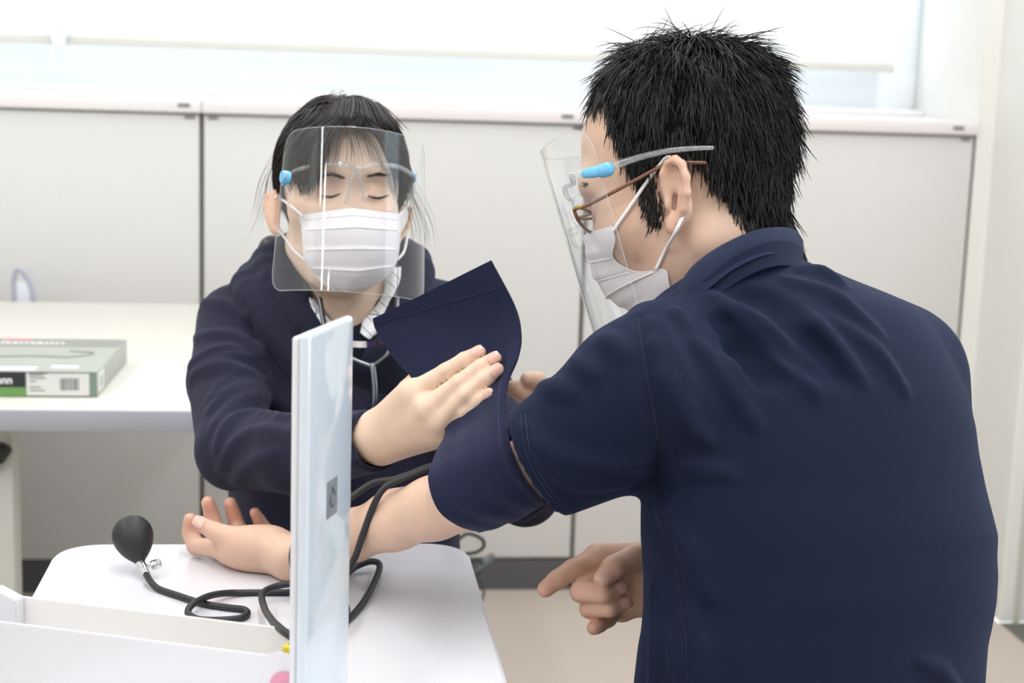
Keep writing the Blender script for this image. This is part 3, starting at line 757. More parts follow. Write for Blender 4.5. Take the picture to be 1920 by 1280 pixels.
M_skin_m = skin_mat('skin_man', (218, 184, 162)); M_skin_w = skin_mat('skin_woman', (228, 200, 178), blot=.035)
M_nail = mat('nail', (228, 184, 170), .25, coat=.3)
M_polo = cloth_mat('polo_navy', (20, 28, 49), .75, 1500, .45, .10, .15, tint=(.3, .4, .85))
M_hood = cloth_mat('hoodie_navy', (38, 39, 56), .9, 2200, .35, .15, .3, tint=(.55, .55, .75))
M_cap = mat('scalp_black', (16, 15, 16), .95, spec=.05); M_hair = mat('hair_black', (24, 23, 25), .42, spec=.45); M_hairw = mat('hair_dark', (38, 33, 33), .4, spec=.5)
M_mask = mat('mask_fabric', (240, 236, 240), .8, bump=(900, .12, .0004)); M_loop = mat('ear_loop', (244, 242, 244), .8)
M_clip = mat('clip_blue', (112, 190, 236), .35); M_shield = clear_plastic('shield_film', (.98, .985, .99), 1.42, .006, (.8, .86, .92))
M_edgec = clear_plastic('film_edge', (.95, .96, .97), 1.4, .45, (.85, .88, .92))
M_clear = clear_plastic('clear_frame', (.90, .92, .94), 1.6, .10, (.9, .93, .96), .05)

def strands(name, roots, dirs, lens, bend, m, parent, width=.0009, seg=6, curl=.25, jitter=.35):
    """many tapered hair strands as one mesh; bend = direction each strand turns towards"""
    n = len(roots); rng = RNG
    d = dirs + rng.normal(0, jitter * .5, (n, 3)); d /= np.linalg.norm(d, axis=1)[:, None]
    b = bend + rng.normal(0, curl, (n, 3))
    P_ = np.empty((n, seg + 1, 3)); P_[:, 0] = roots; step = (lens / seg)[:, None]
    for i in range(seg):
        d = d + b * (1.0 / seg); d /= np.linalg.norm(d, axis=1)[:, None]
        P_[:, i + 1] = P_[:, i] + d * step
    return strand_mesh(name, P_, width * rng.uniform(.7, 1.4, n), m, parent)
def strand_mesh(name, P_, width, m, parent):
    n, k, _ = P_.shape
    t = np.gradient(P_, axis=1); t /= np.linalg.norm(t, axis=2, keepdims=True) + 1e-9
    a = np.cross(t, np.array([.31, .52, .79])); a /= np.linalg.norm(a, axis=2, keepdims=True) + 1e-9; b = np.cross(t, a)
    tap = np.sqrt(np.clip(1 - np.linspace(0, 1, k) ** 2, .02, 1)) * np.clip(np.linspace(0.5, 3, k), 0, 1)
    w = np.broadcast_to(np.asarray(width).reshape(-1, 1), (n, k)) * tap
    ring = [P_ + w[..., None] * (math.cos(q) * a + math.sin(q) * b) for q in (0, 2.094, 4.189)]
    V = np.stack(ring, 2).reshape(-1, 3)
    base = (np.arange(n)[:, None] * k + np.arange(k - 1)[None]) * 3
    Q = []
    for j in range(3):
        j2 = (j + 1) % 3
        Q.append(np.stack([base + j, base + j2, base + 3 + j2, base + 3 + j], -1).reshape(-1, 4))
    o = mesh_obj(name, V, np.vstack(Q), m, parent, True); o['kind'] = 'stuff'; return o

def shield_sheet(h, parent, half=76, R=.0825, xc=.0365, zt=.077, zb=-.125, flare=.02, m=None, arch=0.0):
    th = np.radians(np.linspace(-half, half, 61)); rows = np.linspace(0, 1, 25)
    G = np.empty((25, 61, 3)); cr = .022
    for i, v in enumerate(rows):
        for j, a in enumerate(th):
            edge = (abs(a) / math.radians(half))
            sd = (1 - edge) * math.radians(half) * R
            cut = cr - math.sqrt(max(0, cr * cr - max(0, cr - sd) ** 2)) if sd < cr else 0
            z = (zt - cut + arch * math.cos(a)) * (1 - v) + (zb + cut) * v
            q = (zt - z) / (zt - zb); Rr = R + flare * q * .55; b = a * (R / Rr) * (1 + .03 * q)
            G[i, j] = h(xc + R - Rr + Rr * math.cos(b) + .004 * q, Rr * math.sin(b), z)
    rim = np.vstack([G[0], G[1:, -1], G[-1, -2::-1], G[-2:0:-1, 0]]); rim = np.vstack([rim, rim[:1]])
    V, Fc = tube_geo(rim, .00035, 5); mesh_obj('visor_edge', V, Fc, M_edgec, parent, True)
    return sheet('visor', G, .0004, m or M_shield, parent, 0), G
def polyl(h, pts): return [h(*p) for p in pts]
# ------------------------------------------------------------------ the man in the navy polo shirt
man = thing('person', 'person seen from behind in a navy polo shirt, left forearm laid on the white table', 'person', tuple(P(1500, 1400, 1.45) * [1, 1, 0]))
r15, r18 = math.radians(15), math.radians(18)
hm = Head(P(1292, 362, 1.50), vec(-math.cos(r15) * math.cos(r18), -math.sin(r18), math.sin(r15) * math.cos(r18)), vec(-math.sin(r15), 0, -math.cos(r15)), 1.03)
B = Solid(); head_ops(B, hm)
NH = len(B.ops)
# neck, trunk core, arms
B.cap(P(1345, 400, 1.505), P(1425, 600, 1.48), .056, .054, .03); B.cap(P(1425, 640, 1.48), P(1500, 1000, 1.46), .045, .08, .03); B.cap(P(1500, 1000, 1.46), P(1500, 1400, 1.46), .08, .09, .03)
B.cap(P(1425, 660, 1.46), P(1290, 725, 1.36), .040, .044, .03); B.cap(P(1425, 680, 1.48), P(1650, 720, 1.55), .040, .044, .03)
arm = [P(1290, 725, 1.36), P(1060, 850, 1.385), P(872, 934, 1.425), P(815, 952, 1.445), P(740, 975, 1.475), P(661, 1004, 1.51), P(600, 1027, 1.537), P(548, 1046, 1.556)]
B.chain(arm, [.044, .031, .0268, .0272, .0262, .0228, .020, .0188], k=.012)
# left hand, palm up on the table
LW = arm[-1]
MC = [P(425, 1031, 1.592), P(440, 1019, 1.612), P(458, 1013, 1.63), P(486, 1012, 1.642)]
for q, r in zip(MC, (.0125, .012, .0115, .010)): B.cap(LW, q, .0165, r, .012)
FI = [[MC[0], P(367, 1024, 1.617), P(356, 996, 1.622), P(357, 974, 1.617)],
      [MC[1], P(404, 994, 1.641), P(397, 966, 1.642), P(390, 942, 1.637)],
      [MC[2], P(446, 988, 1.656), P(438, 963, 1.652), P(432, 943, 1.646)],
      [MC[3], P(497, 992, 1.658), P(486, 975, 1.652), P(478, 961, 1.647)]]
for f, r in zip(FI, ((.0105, .0090, .0083, .0072), (.0105, .0088, .0080, .0070), (.010, .0084, .0076, .0067), (.009, .0074, .0066, .0058))): B.chain(f, r, k=.004, kj=.002)
TH = [P(528, 1035, 1.553), P(462, 1013, 1.566), P(404, 997, 1.572), P(376, 981, 1.578)]
B.chain(TH, [.0150, .0115, .0092, .0076], k=.010, kj=.003)
B.ell(P(480, 1018, 1.566), (.030, .0165, .015), np.array([vec(.96, .27, 0), vec(-.27, .96, 0), CV]), .012); B.ell(P(470, 1040, 1.582), (.034, .0165, .018), np.array([vec(.97, -.22, 0), vec(.22, .97, 0), CV]), .012)
# right arm round the front of the body, right hand pointing
RW = P(1245, 1085, 1.478)
B.chain([P(1650, 700, 1.55), P(1560, 960, 1.66), P(1420, 1060, 1.62), RW], [.044, .036, .030, .0215], k=.012)
RM = [P(1122, 1047, 1.466), P(1140, 1072, 1.474), P(1152, 1100, 1.478), P(1165, 1130, 1.478)]
for q, r in zip(RM, (.0125, .0125, .012, .0105)): B.cap(RW, q, .0195, r, .010)
B.cap(P(1200, 1040, 1.472), RM[0], .0125, .0115, .010); B.cap(P(1215, 1125, 1.475), RM[3], .017, .0105, .010); B.cap(P(1215, 1070, 1.47), P(1165, 1145, 1.478), .014, .010, .010)
RI = [[RM[0], P(1073, 1067, 1.452), P(1045, 1086, 1.443), P(1023, 1104, 1.437)],
      [RM[1], P(1089, 1109, 1.440), P(1130, 1113, 1.424), P(1161, 1103, 1.434)],
      [RM[2], P(1104, 1141, 1.446), P(1142, 1140, 1.430), P(1169, 1131, 1.438)],
      [RM[3], P(1140, 1160, 1.458), P(1124, 1170, 1.446), P(1113, 1177, 1.438)]]
for f, r in zip(RI, ((.0118, .0092, .0088, .0078), (.0112, .0098, .0090, .0076), (.0105, .0086, .0082, .0070), (.0095, .0078, .0074, .0066))): B.chain(f, r, k=.004, kj=.002)
RT = [P(1225, 1045, 1.462), P(1190, 1046, 1.446), P(1150, 1063, 1.428), P(1129, 1086, 1.421)]
B.chain(RT, [.0145, .0120, .0104, .0086], k=.006, kj=.003)
B.add(lambda p: p[..., 2] - .7206, (-.262, .93, .62), (.158, 1.627, .7206), .002, 's')      # skin flattened where it lies on the table
# ear
EY = .080
EP = [hm.at(x, y, EY + dy) for x, y, dy in ((1251, 350, -.006), (1247, 325, 0), (1254, 306, .004), (1266, 299, .006), (1278, 308, .008), (1286, 332, .010), (1287, 362, .010), (1281, 392, .007), (1272, 414, .004), (1264, 430, 0), (1257, 430, -.004), (1252, 412, -.006))]
B.chain(EP, [.0030, .0034, .0038, .004, .004, .004, .004, .0038, .0036, .0040, .0036, .0030], k=.003)
B.ell(hm.at(1268, 362, .078), (.0125, .0045, .029), hm.A, .006); B.ell(hm.at(1263, 420, .078), (.006, .0035, .008), hm.A, .005)
B.ell(hm.at(1263, 340, .087), (.0075, .0065, .016), hm.A, .003, 's'); B.ell(hm.at(1261, 376, .084), (.0068, .012, .0105), hm.A, .003, 's')
B.chain([hm.at(1276, 330, .0855), hm.at(1277, 362, .0855), hm.at(1271, 392, .083)], [.0022, .0026, .0022], k=.003)
B.cap(hm.at(1256, 365, .078), hm.at(1254, 385, .079), .0032, .0034, .004)
tips = blobs([f[-1] for f in FI + RI] + [TH[-1], RT[-1]], .011); knk = blobs([f[1] for f in RI] + [f[2] for f in FI] + MC + RM, .009); earb = blobs(EP, .008)
cheek = blobs([hm(.07, s_ * .045, -.01) for s_ in (-1, 1)], .022); palm = blobs([P(440, 1030, 1.58), P(1180, 1090, 1.46), P(430, 970, 1.64), P(1100, 1070, 1.45)], .030)
spots = RNG.uniform(0, 1, (46, 2)); SP = [hm.at(1150 + 90 * a, 405 + 100 * b, .058) for a, b in spots]; fr = blobs(SP, .0013); mole = blobs([hm.at(1197, 482, .055), hm.at(1194, 487, .055)], .0030)
beard = blobs([hm(.03, .055, -.075), hm(.0, .055, -.06), hm(.05, .045, -.09)], .02)
def tint_m(V):
    a, k, e, c, p = tips(V), knk(V), earb(V), cheek(V), palm(V)
    t = np.ones((len(V), 3)); red = np.clip(.95 * a + .40 * k + .55 * e + .35 * c + .35 * p, 0, 1.1)[:, None]
    t = t * (1 - red * np.array([.06, .22, .22]))
    fx = np.minimum(1, np.where(((V - hm.at(1200, 455, .06)) ** 2).sum(1) < .05 ** 2, fr(V), 0) * .35 + mole(V) * .45)[:, None]
    t = t * (1 - fx * np.array([.35, .5, .55])); t = t * (1 - beard(V)[:, None] * np.array([.10, .10, .06]))
    return t
body_m = solid_obj('body', B, .0019, M_skin_m, man, 2, tint=tint_m)
NV = -CV
for f, n_, r in ((RI[1], vec(.25, .35, -.9), .0080), (RI[2], vec(.3, .25, -.9), .0074), (RI[3], vec(.15, -.1, -.98), .0069), (RT, vec(-.35, -.1, -.93), .0088), (TH, vec(-.5, .55, -.68), .0077)):
    nail(body_m, f[-1], f[-2], n_, r, M_nail)
# polo shirt
SH = Solid()
TR = [(478, 1352, 1496, 1.450, .050), (492, 1330, 1516, 1.450, .060), (505, 1305, 1556, 1.450, .070), (525, 1275, 1602, 1.450, .083), (545, 1245, 1654, 1.450, .092), (562, 1225, 1694, 1.449, .099), (580, 1207, 1722, 1.448, .105), (605, 1203, 1746, 1.447, .111), (640, 1203, 1771, 1.445, .117), (690, 1205, 1797, 1.442, .123), (740, 1206, 1815, 1.438, .127),
      (800, 1205, 1830, 1.435, .130), (850, 1204, 1836, 1.432, .132), (915, 1202, 1849, 1.430, .134), (965, 1201, 1862, 1.428, .136), (1005, 1201, 1872, 1.428, .138), (1044, 1204, 1870, 1.427, .139), (1080, 1206, 1872, 1.427, .140), (1130, 1206, 1869, 1.427, .143), (1180, 1202, 1860, 1.427, .144), (1210, 1196, 1853, 1.427, .146), (1280, 1188, 1848, 1.427, .148), (1400, 1178, 1846, 1.43, .150), (1560, 1170, 1850, 1.43, .152)]
SH.rows(TR, k=.03, lean=-.32)
hemA, hemB = P(955, 772, 1.352), P(1066, 966, 1.352)
s0, s1 = P(1215, 752, 1.335), P(1012, 868, 1.352)
axd = (s1 - s0) / np.linalg.norm(s1 - s0); hd = (hemB - hemA) / np.linalg.norm(hemB - hemA); hn = np.cross(hemB - hemA, P(982, 884, 1.305) - hemA); hn /= np.linalg.norm(hn); hn = hn * np.sign(hn @ axd)
tmp = Solid(); tmp.cap(s0, s1 + axd * .03, .0675, .0455, .01); cf = tmp.ops[0][0]
SH.add(lambda p: np.maximum(cf(p), (p - hemA) @ hn), np.minimum(s0, s1) - .07, np.maximum(s0, s1) + .07, .022)
SH.cap(P(1240, 665, 1.345), P(1160, 690, 1.335), .040, .028, .03)
SH.cap(P(1225, 618, 1.372), P(1212, 608, 1.368), .018, .017, .012)         # shoulder point by the sleeve seam
# right upper arm and sleeve, in front on the far side
SH.cap(P(1700, 690, 1.53), P(1600, 930, 1.62), .052, .05, .03)
# folds
def fo(path, r, k=.010, sink=.35, op='u'): SH.fold(path, r, k, sink, op, n=16)
for pth, r in (([(1000, 716), (1012, 722), (1040, 728), (1075, 740)], .0065), ([(1128, 632), (1150, 645), (1175, 668)], .005), ([(1075, 676), (1095, 690), (1120, 705)], .0042),
               ([(985, 800), (1020, 835), (1070, 862), (1140, 872), (1210, 868)], .006), ([(1000, 830), (1040, 880), (1090, 905), (1170, 905)], .004),
               ([(1330, 555), (1400, 595), (1470, 660), (1530, 740)], .010), ([(1410, 540), (1490, 585), (1560, 650), (1620, 720)], .010), ([(1265, 585), (1330, 640), (1400, 725)], .0085), ([(1470, 525), (1560, 560), (1650, 630)], .0085), ([(1230, 600), (1260, 660), (1290, 720)], .005),
               ([(1225, 640), (1262, 720), (1300, 770)], .004), ([(1360, 575), (1430, 630), (1480, 700)], .0045),
               ([(1495, 508), (1530, 512), (1580, 535)], .007), ([(1300, 640), (1360, 720), (1420, 800)], .006), ([(1560, 600), (1640, 660), (1700, 740)], .006), ([(1240, 960), (1300, 1040), (1330, 1120)], .005), ([(1290, 1150), (1310, 1210), (1320, 1300)], .006), ([(1240, 700), (1275, 780), (1330, 830)], .005),
               ([(1250, 885), (1300, 880), (1370, 890)], .003),
               ([(1720, 1240), (1760, 1260), (1800, 1300)], .006), 
               ([(1255, 1180), (1275, 1230), (1290, 1300)], .006), ([(1225, 1100), (1232, 1190), (1225, 1290)], .005)): fo(pth, r)
for pth, r in (([(1375, 550), (1440, 558), (1510, 582)], .011), ([(1340, 600), (1400, 650), (1450, 715)], .006), ([(1450, 590), (1530, 650), (1580, 715)], .006), ([(1300, 590), (1370, 650), (1430, 720)], .005), ([(1390, 585), (1460, 640), (1530, 700)], .005), ([(1215, 910), (1240, 900), (1242, 860)], .006)): fo(pth, r, .012, .1, 's')
seam = [(1196, 590), (1202, 640), (1212, 700), (1225, 765), (1235, 830), (1241, 880), (1240, 920)]
SH.fold(seam, (.0030, .0032, .0030), .004, .2, 's', n=40)
SH.fold([(1232, 930), (1255, 1000), (1272, 1090), (1284, 1180), (1290, 1280)], (.0016, .002, .002), .003, .2, 's', n=40)
SH.cap(s1 - axd * .02, s1 + axd * .05, .0405, .0405, .002, 's')
shirt_m = solid_obj('polo_shirt', SH, .0030, M_polo, man, 3)
M_thread = mat('navy_thread', (44, 54, 84), .8); M_seam = mat('navy_seam', (20, 25, 42), .9)
stitch = lambda name, S_, path, m, parent, n=60, r=.0003: seam_on(name, S_, path, r, m, parent, n)
for off in (0, 9): stitch('hem_stitch', SH, [(976 + off, 775), (984 + off, 840), (1008 + off, 895), (1040 + off, 938), (1068 + off, 956)], M_thread, shirt_m)
stitch('shoulder_seam', SH, seam, M_seam, shirt_m, 70, .0009); stitch('side_seam', SH, [(1232, 930), (1255, 1000), (1272, 1090), (1284, 1180), (1290, 1280)], M_seam, shirt_m, 50, .0005)
# collar, folded over
up_ = [(1262, 562, 1.378), (1274, 540, 1.378), (1300, 502, 1.385), (1345, 468, 1.395), (1400, 441, 1.405), (1445, 430, 1.42), (1482, 431, 1.445), (1499, 443, 1.475), (1496, 455, 1.53)]
lo_ = [(1255, 585, 1.362), (1290, 570, 1.352), (1328, 540, 1.352), (1372, 506, 1.358), (1420, 482, 1.368), (1455, 474, 1.385), (1485, 478, 1.415), (1502, 490, 1.46), (1500, 500, 1.52)]
up_, lo_ = resample(np.array(up_, float), 44), resample(np.array(lo_, float), 44)
G = []
for a, b in zip(up_, lo_):
    pa, pb = P(*a), P(*b); inn = P(a[0] + 6, a[1] + 26, a[2] + .020); t1 = P(a[0] + 1, a[1] + 2, a[2] + .006)
    G.append([inn, P(a[0] + 4, a[1] + 10, a[2] + .012), t1, pa + vec(0, .0008, .001)] + [pa * (1 - t) + pb * t + vec(0, .001, -.006) * math.sin(math.pi * min(1, t + .12)) for t in (.06, .2, .36, .52, .68, .84, 1.0)] + [pb + vec(.001, .001, .004)])
sheet('collar', np.array(G), .0022, cloth_mat('collar_navy', (26, 36, 60), .8, 1900, .5, .15, .1), man, 0)
# collar stand below the fold
G = []
for a, b in zip(up_, lo_):
    pb = P(b[0] + 2, b[1] - 22, b[2] + .008); G.append([pb, P(b[0] + 3, b[1] + 6, b[2] + .003), P(b[0] + 8, b[1] + 24, b[2] - .001)])
sheet('collar_stand', np.array(G), .003, M_polo, man, 0)

# hair: dark scalp shell plus strands
HL = np.array([(-.14, -.088), (-.095, -.085), (-.075, -.080), (-.060, -.067), (-.045, -.046), (-.034, .000), (-.024, .030), (.010, .032), (.016, .020), (.018, -.022), (.032, -.024), (.033, .018), (.034, .045), (.037, .075), (.042, .10), (.056, .112), (.13, .12)])
def hair_room(l): return l[..., 2] - np.interp(l[..., 0], HL[:, 0], HL[:, 1])
HB = Solid(); HB.ops = B.ops[:NH + 1]
HC = Solid(); lo_h, hi_h = hm.o - .16, hm.o + .16
HLc = np.where((HL[:, :1] > .012) & (HL[:, :1] < .037), np.array([[0, .045]]) + HL * [1, 0], HL)
HC.add(lambda p: np.maximum(HB.val(p) - .004, -(hm.loc(p)[..., 2] - np.interp(hm.loc(p)[..., 0], HLc[:, 0], HLc[:, 1])) * .45 * hm.s), lo_h, hi_h, .0)
hair_m = solid_obj('hair', HC, .0034, M_cap, man, 3)
def keep_m(V):
    l = hm.loc(V); return (hair_room(l) > -.001) & (np.abs(l).max(1) < .15) & ((l[:, 1] > -.055) | (l[:, 2] > .04) | (l[:, 0] < -.05))
R_, N_ = skin_points(body_m, HB, keep_m, 17500)
l, nn = hm.loc(R_), N_ @ hm.A.T
crown = np.array([-.050, .0, .135])
away = l - crown; away -= (away * nn).sum(1)[:, None] * nn; away /= np.linalg.norm(away, axis=1)[:, None] + 1e-6
topn = np.clip((l[:, 2] - .06) / .06, 0, 1); back = np.clip((-l[:, 0] - .02) / .06, 0, 1); front = np.clip((l[:, 0] - .005) / .04, 0, 1)
clump = np.sin(l[:, 0] * 210 + 3 * np.sin(l[:, 1] * 130)) * np.cos(l[:, 1] * 190 + l[:, 2] * 120); clump2 = np.sin(l[:, 0] * 130 - l[:, 2] * 170 + 2)
d = away * (1.0 - .25 * topn[:, None]) + nn * (.13 + .16 * topn * (1 - front) + .16 * back + .26 * clump * (.35 + topn))[:, None] + np.stack([.25 * clump2, .35 * clump, 0 * clump], 1) * (.3 + topn[:, None])
d += (front * np.clip((l[:, 2] - .05) / .03, 0, 1))[:, None] * np.array([-.25, .0, -.35])
ln = (.026 + .014 * topn + .010 * back - .007 * front) * RNG.uniform(.6, 1.25, len(l)); low = np.clip((l[:, 2] + .045) / -.04, 0, 1); ln *= (1 - .62 * low)
sideb = (l[:, 0] > .014) & (l[:, 2] < .03); ln[sideb] *= .6
bend = np.stack([0 * ln, 0 * ln, -.55 - 0 * ln], 1) - nn * .5 * (1 - .3 * topn[:, None]) + away * .25
W_ = lambda a: a @ hm.A
strands('hair_strands', R_ + N_ * .002, W_(d / np.linalg.norm(d, axis=1)[:, None]), ln * hm.s, W_(bend), M_hair, hair_m, .0006, 6, .30, .24)
R_, N_ = skin_points(body_m, HB, lambda V: (hm.loc(V)[:, 2] > .095) & (hm.loc(V)[:, 0] < .02), 240)
d = N_ @ hm.A.T + np.array([-.75, .0, -.05]) + RNG.normal(0, .25, R_.shape)
strands('wild_strands', R_, W_(d / np.linalg.norm(d, axis=1)[:, None]), RNG.uniform(.022, .042, len(R_)), W_(np.array([-.6, 0, -1.2]) + RNG.normal(0, .4, R_.shape)), M_hair, hair_m, .00045, 8, .3, .2)
l = np.stack([np.linspace(.085, .076, 70), np.linspace(.018, .046, 70), .031 + .004 * np.sin(np.linspace(0, 3, 70))], 1)
bp_ = np.vstack([hm.o + hm.s * l @ hm.A, hm.mir(hm.o + hm.s * l @ hm.A)]); strands('eyebrow', bp_[:70], np.tile(hm.F * .5 + hm.L * .5, (70, 1)), np.full(70, .009), np.tile(-hm.U * .3, (70, 1)), M_hair, body_m, .0004, 4, .2, .3)

# trousers, shoes and stool below the frame
M_trs = cloth_mat('trousers_dark', (40, 42, 50), .85, 1800, .2, .1, .3); M_shoe = mat('shoe_black', (30, 30, 32), .4)
def lower(parent, hip, knee, foot, side, seat_z, m, names=('trousers', 'shoe')):
    T_ = Solid(); hip, knee, foot, side = (np.asarray(q, float) for q in (hip, knee, foot, side))
    fw = (knee - hip) * [1, 1, 0]; fw /= np.linalg.norm(fw)
    T_.ell(hip, (.16, .13, .10), np.array([side, fw, [0, 0, 1]]), .04)
    for sg in (-1, 1):
        a, b, c = hip + side * sg * .085, knee + side * sg * .10, foot + side * sg * .11
        T_.cap(a, b, .082, .062, .04); T_.cap(b, c, .058, .046, .02)
    o = solid_obj(names[0], T_, .009, m, parent, 2)
    for sg in (-1, 1):
        c = foot + side * sg * .11; c[2] = 0
        H_ = Solid(); H_.ell(c + fw * .05 + [0, 0, .035], (.045, .13, .036), np.array([side, fw, [0, 0, 1]]), .01); H_.cap(c + [0, 0, .05], c + [0, 0, .085], .042, .044, .02)
        tmp_ = H_.ops; H2 = Solid(); H2.add(lambda p, S_=H_: np.maximum(S_.val(p), .001 - p[..., 2]), np.min([o_[1] for o_ in tmp_], 0), np.max([o_[2] for o_ in tmp_], 0), .004)
        solid_obj(names[1], H2, .006, M_shoe, parent, 1)
hipm = P(1500, 1480, 1.45); hipm[2] = .45; fm = np.array([.38, .92, 0]) ; fm /= np.linalg.norm(fm); sm = np.array([fm[1], -fm[0], 0])
lower(man, hipm, hipm + fm * .40 + [0, 0, -.02], hipm * [1, 1, 0] + fm * .42 + [0, 0, .10], sm, .44, M_trs)
M_stool = mat('stool_vinyl', (60, 62, 70), .5); M_st = mat('stool_steel', (170, 172, 176), .3, .9)
def stool(c, z, label):
    s = thing('stool', label, 'stool', (c[0], c[1], 0))
    lathe('seat', [(0, z - .07), (.15, z - .07), (.165, z - .06), (.165, z - .012), (.15, z), (0, z)], (c[0], c[1], 0), (0, 0, 1), M_stool, s)
    lathe('column', [(.025, .05), (.025, z - .07)], (c[0], c[1], 0), (0, 0, 1), M_st, s)
    for k in range(5):
        a = 2 * math.pi * k / 5; tube('leg', [(c[0], c[1], .07), (c[0] + .19 * math.cos(a), c[1] + .19 * math.sin(a), .018)], .016, M_st, s, n=3)
stool(hipm, hipm[2] - .106, 'round stool under the person in the navy polo shirt')

# ------------------------------------------------------------------ his mask, glasses and face shield
mk = thing('face_mask', 'white pleated face mask worn by the person in the polo shirt', 'face mask', tuple(hm(.09, 0, -.06)))
near = [(1148, 423, .062), (1154, 450, .066), (1150, 480, .067), (1170, 500, .067), (1200, 509, .068), (1246, 505, .070), (1254, 528, .068), (1259, 553, .064)]
rid = [(1094, 442), (1103, 472), (1110, 500), (1117, 518), (1126, 534), (1140, 554), (1157, 570), (1184, 584)]
near = resample(np.array(near, float), 33); rid = resample(np.array(rid, float), 33); G = []
for i, (a, b) in enumerate(zip(near, rid)):
    pa, pb = B.on(a[0], a[1], .0015), hm.at(b[0], b[1], 0.0); row = []
    for t in np.linspace(0, 1, 15):
        la, lb = hm.loc(pa), hm.loc(pb)
        q = math.sin(t * math.pi / 2); l_ = np.array([la[0] + (lb[0] - la[0]) * q, la[1] * (1 - t) ** 1.0 * (1 + .25 * t), la[2] + (lb[2] - la[2]) * t])
        pleat = .0022 * ((i % 8) / 8.0) if 4 < i < 29 else 0
        row.append(hm(l_[0] + pleat * t, l_[1] + pleat * .4, l_[2]))
    G.append(row + [hm.mir(p) for p in row[-2::-1]])
G = push_out(B, np.array(G), .0016)
msk = sheet('mask_panel', G, .0009, M_mask, mk, 0)
for k in (9, 16, 23): tube('pleat', [p + (p - hm.o) / np.linalg.norm(p - hm.o) * .0008 for p in G[k, 1:-1]], .0007, M_mask, mk, raw=True, sides=6)
loopA = [B.on(1150, 432, .003), B.on(1178, 392, .003), B.on(1208, 348, .003), B.on(1238, 308, .003), hm.at(1256, 294, .080), hm.at(1284, 318, .076), hm.at(1291, 350, .082), hm.at(1286, 388, .083), B.on(1268, 432, .003), B.on(1248, 468, .003), B.on(1231, 503, .003)]
tube('ear_loop', loopA, .0017, M_loop, mk, n=70, sides=8); tube('ear_loop', [hm.mir(p) for p in loopA], .0017, M_loop, mk, n=60, sides=8)
gs = thing('eyeglasses', 'brown framed eyeglasses behind the face shield at right', 'glasses', tuple(hm(.1, 0, .01)))
M_rim = mat('tortoise_rim', (116, 72, 48), .25, coat=.5); M_gold = mat('gold_hinge', (190, 160, 90), .25, .9)
rimp = [(1076, 392, .066), (1080, 404, .065), (1088, 418, .060), (1100, 431, .050), (1110, 436, .040), (1118, 434, .028), (1121, 424, .020), (1117, 409, .018), (1108, 399, .028), (1096, 392, .044), (1084, 389, .058)]
rp = [hm.at(*q) for q in rimp]; rp = resample(np.array(rp + [rp[0]]), 50)
M_lens = clear_plastic('lens_glass', (.95, .96, .95), 1.5, .03)
for mir in (False, True):
    q = np.array([hm.mir(p) for p in rp]) if mir else rp
    tube('rim', q, .0016, M_rim, gs, raw=True, sides=8)
    c = q.mean(0); V = np.vstack([q[:-1], [c]]); n_ = len(q) - 1
    mesh_obj('lens', V, [(i, (i + 1) % n_, n_) for i in range(n_)], M_lens, gs)
    tp = [hm.at(1080, 391, .070), hm.at(1102, 384, .0745), hm.at(1150, 360, .078), hm.at(1200, 333, .080), hm.at(1240, 312, .081), hm.at(1275, 305, .079), hm(-.03, .076, .01)]
    tube('temple', [hm.mir(p) for p in tp] if mir else tp, .0017, M_rim, gs, n=40, flat=.6)
    hp = [hm.at(1077, 392, .0665), hm.at(1090, 387, .0725)]; tube('hinge', [hm.mir(p) for p in hp] if mir else hp, .0021, M_gold, gs, n=4)
tube('bridge', [rp[32], hm(.106, 0, .012), hm.mir(rp[32])], .0014, M_rim, gs, n=14)
fs = thing('face_shield', 'clear face shield with blue clips on the person in the polo shirt', 'face shield', tuple(hm(.118, 0, 0)))
shield_sheet(hm, fs)
for mir in (False, True):
    mm = (lambda p: hm.mir(p)) if mir else (lambda p: p)
    tp = [hm.at(1072, 331, .0785), hm.at(1095, 326, .082), hm.at(1140, 314, .084), hm.at(1195, 296, .0865), hm.at(1250, 283, .088), hm.at(1300, 278, .0885), hm.at(1336, 277, .088)]
    tube('temple_arm', [mm(p) for p in tp], [.0040, .0042, .0036, .0030, .0026, .0024, .0018], M_clear, fs, n=50, flat=.45, up=hm.U)
    cp_ = [hm.at(1096, 325, .0865), hm.at(1118, 322, .0875), hm.at(1128, 320, .0875)]
    cl = tube('clip', [mm(p) for p in cp_], [.0042, .0052, .0046], M_clip, fs, n=12, flat=.5, up=hm.U)
    tube('clip_collar', [mm(p) for p in (hm.at(1129, 320, .0865), hm.at(1141, 317, .087))], .0066, M_clip, fs, n=4, flat=.75, up=hm.U)
brow = [hm.at(1072, 331, .0785), hm(.088, .062, .034), hm(.101, .035, .038), hm(.107, .0, .032), hm(.101, -.035, .038), hm(.088, -.062, .034), hm.mir(hm.at(1072, 331, .0785))]
tube('brow_bar', brow, .0028, M_clear, fs, n=40)
for s_ in (-1, 1): tube('nose_pad', [hm(.106, s_ * .004, .030), hm(.107, s_ * .009, .014), hm(.104, s_ * .013, .002)], .0016, M_clear, fs, n=14)
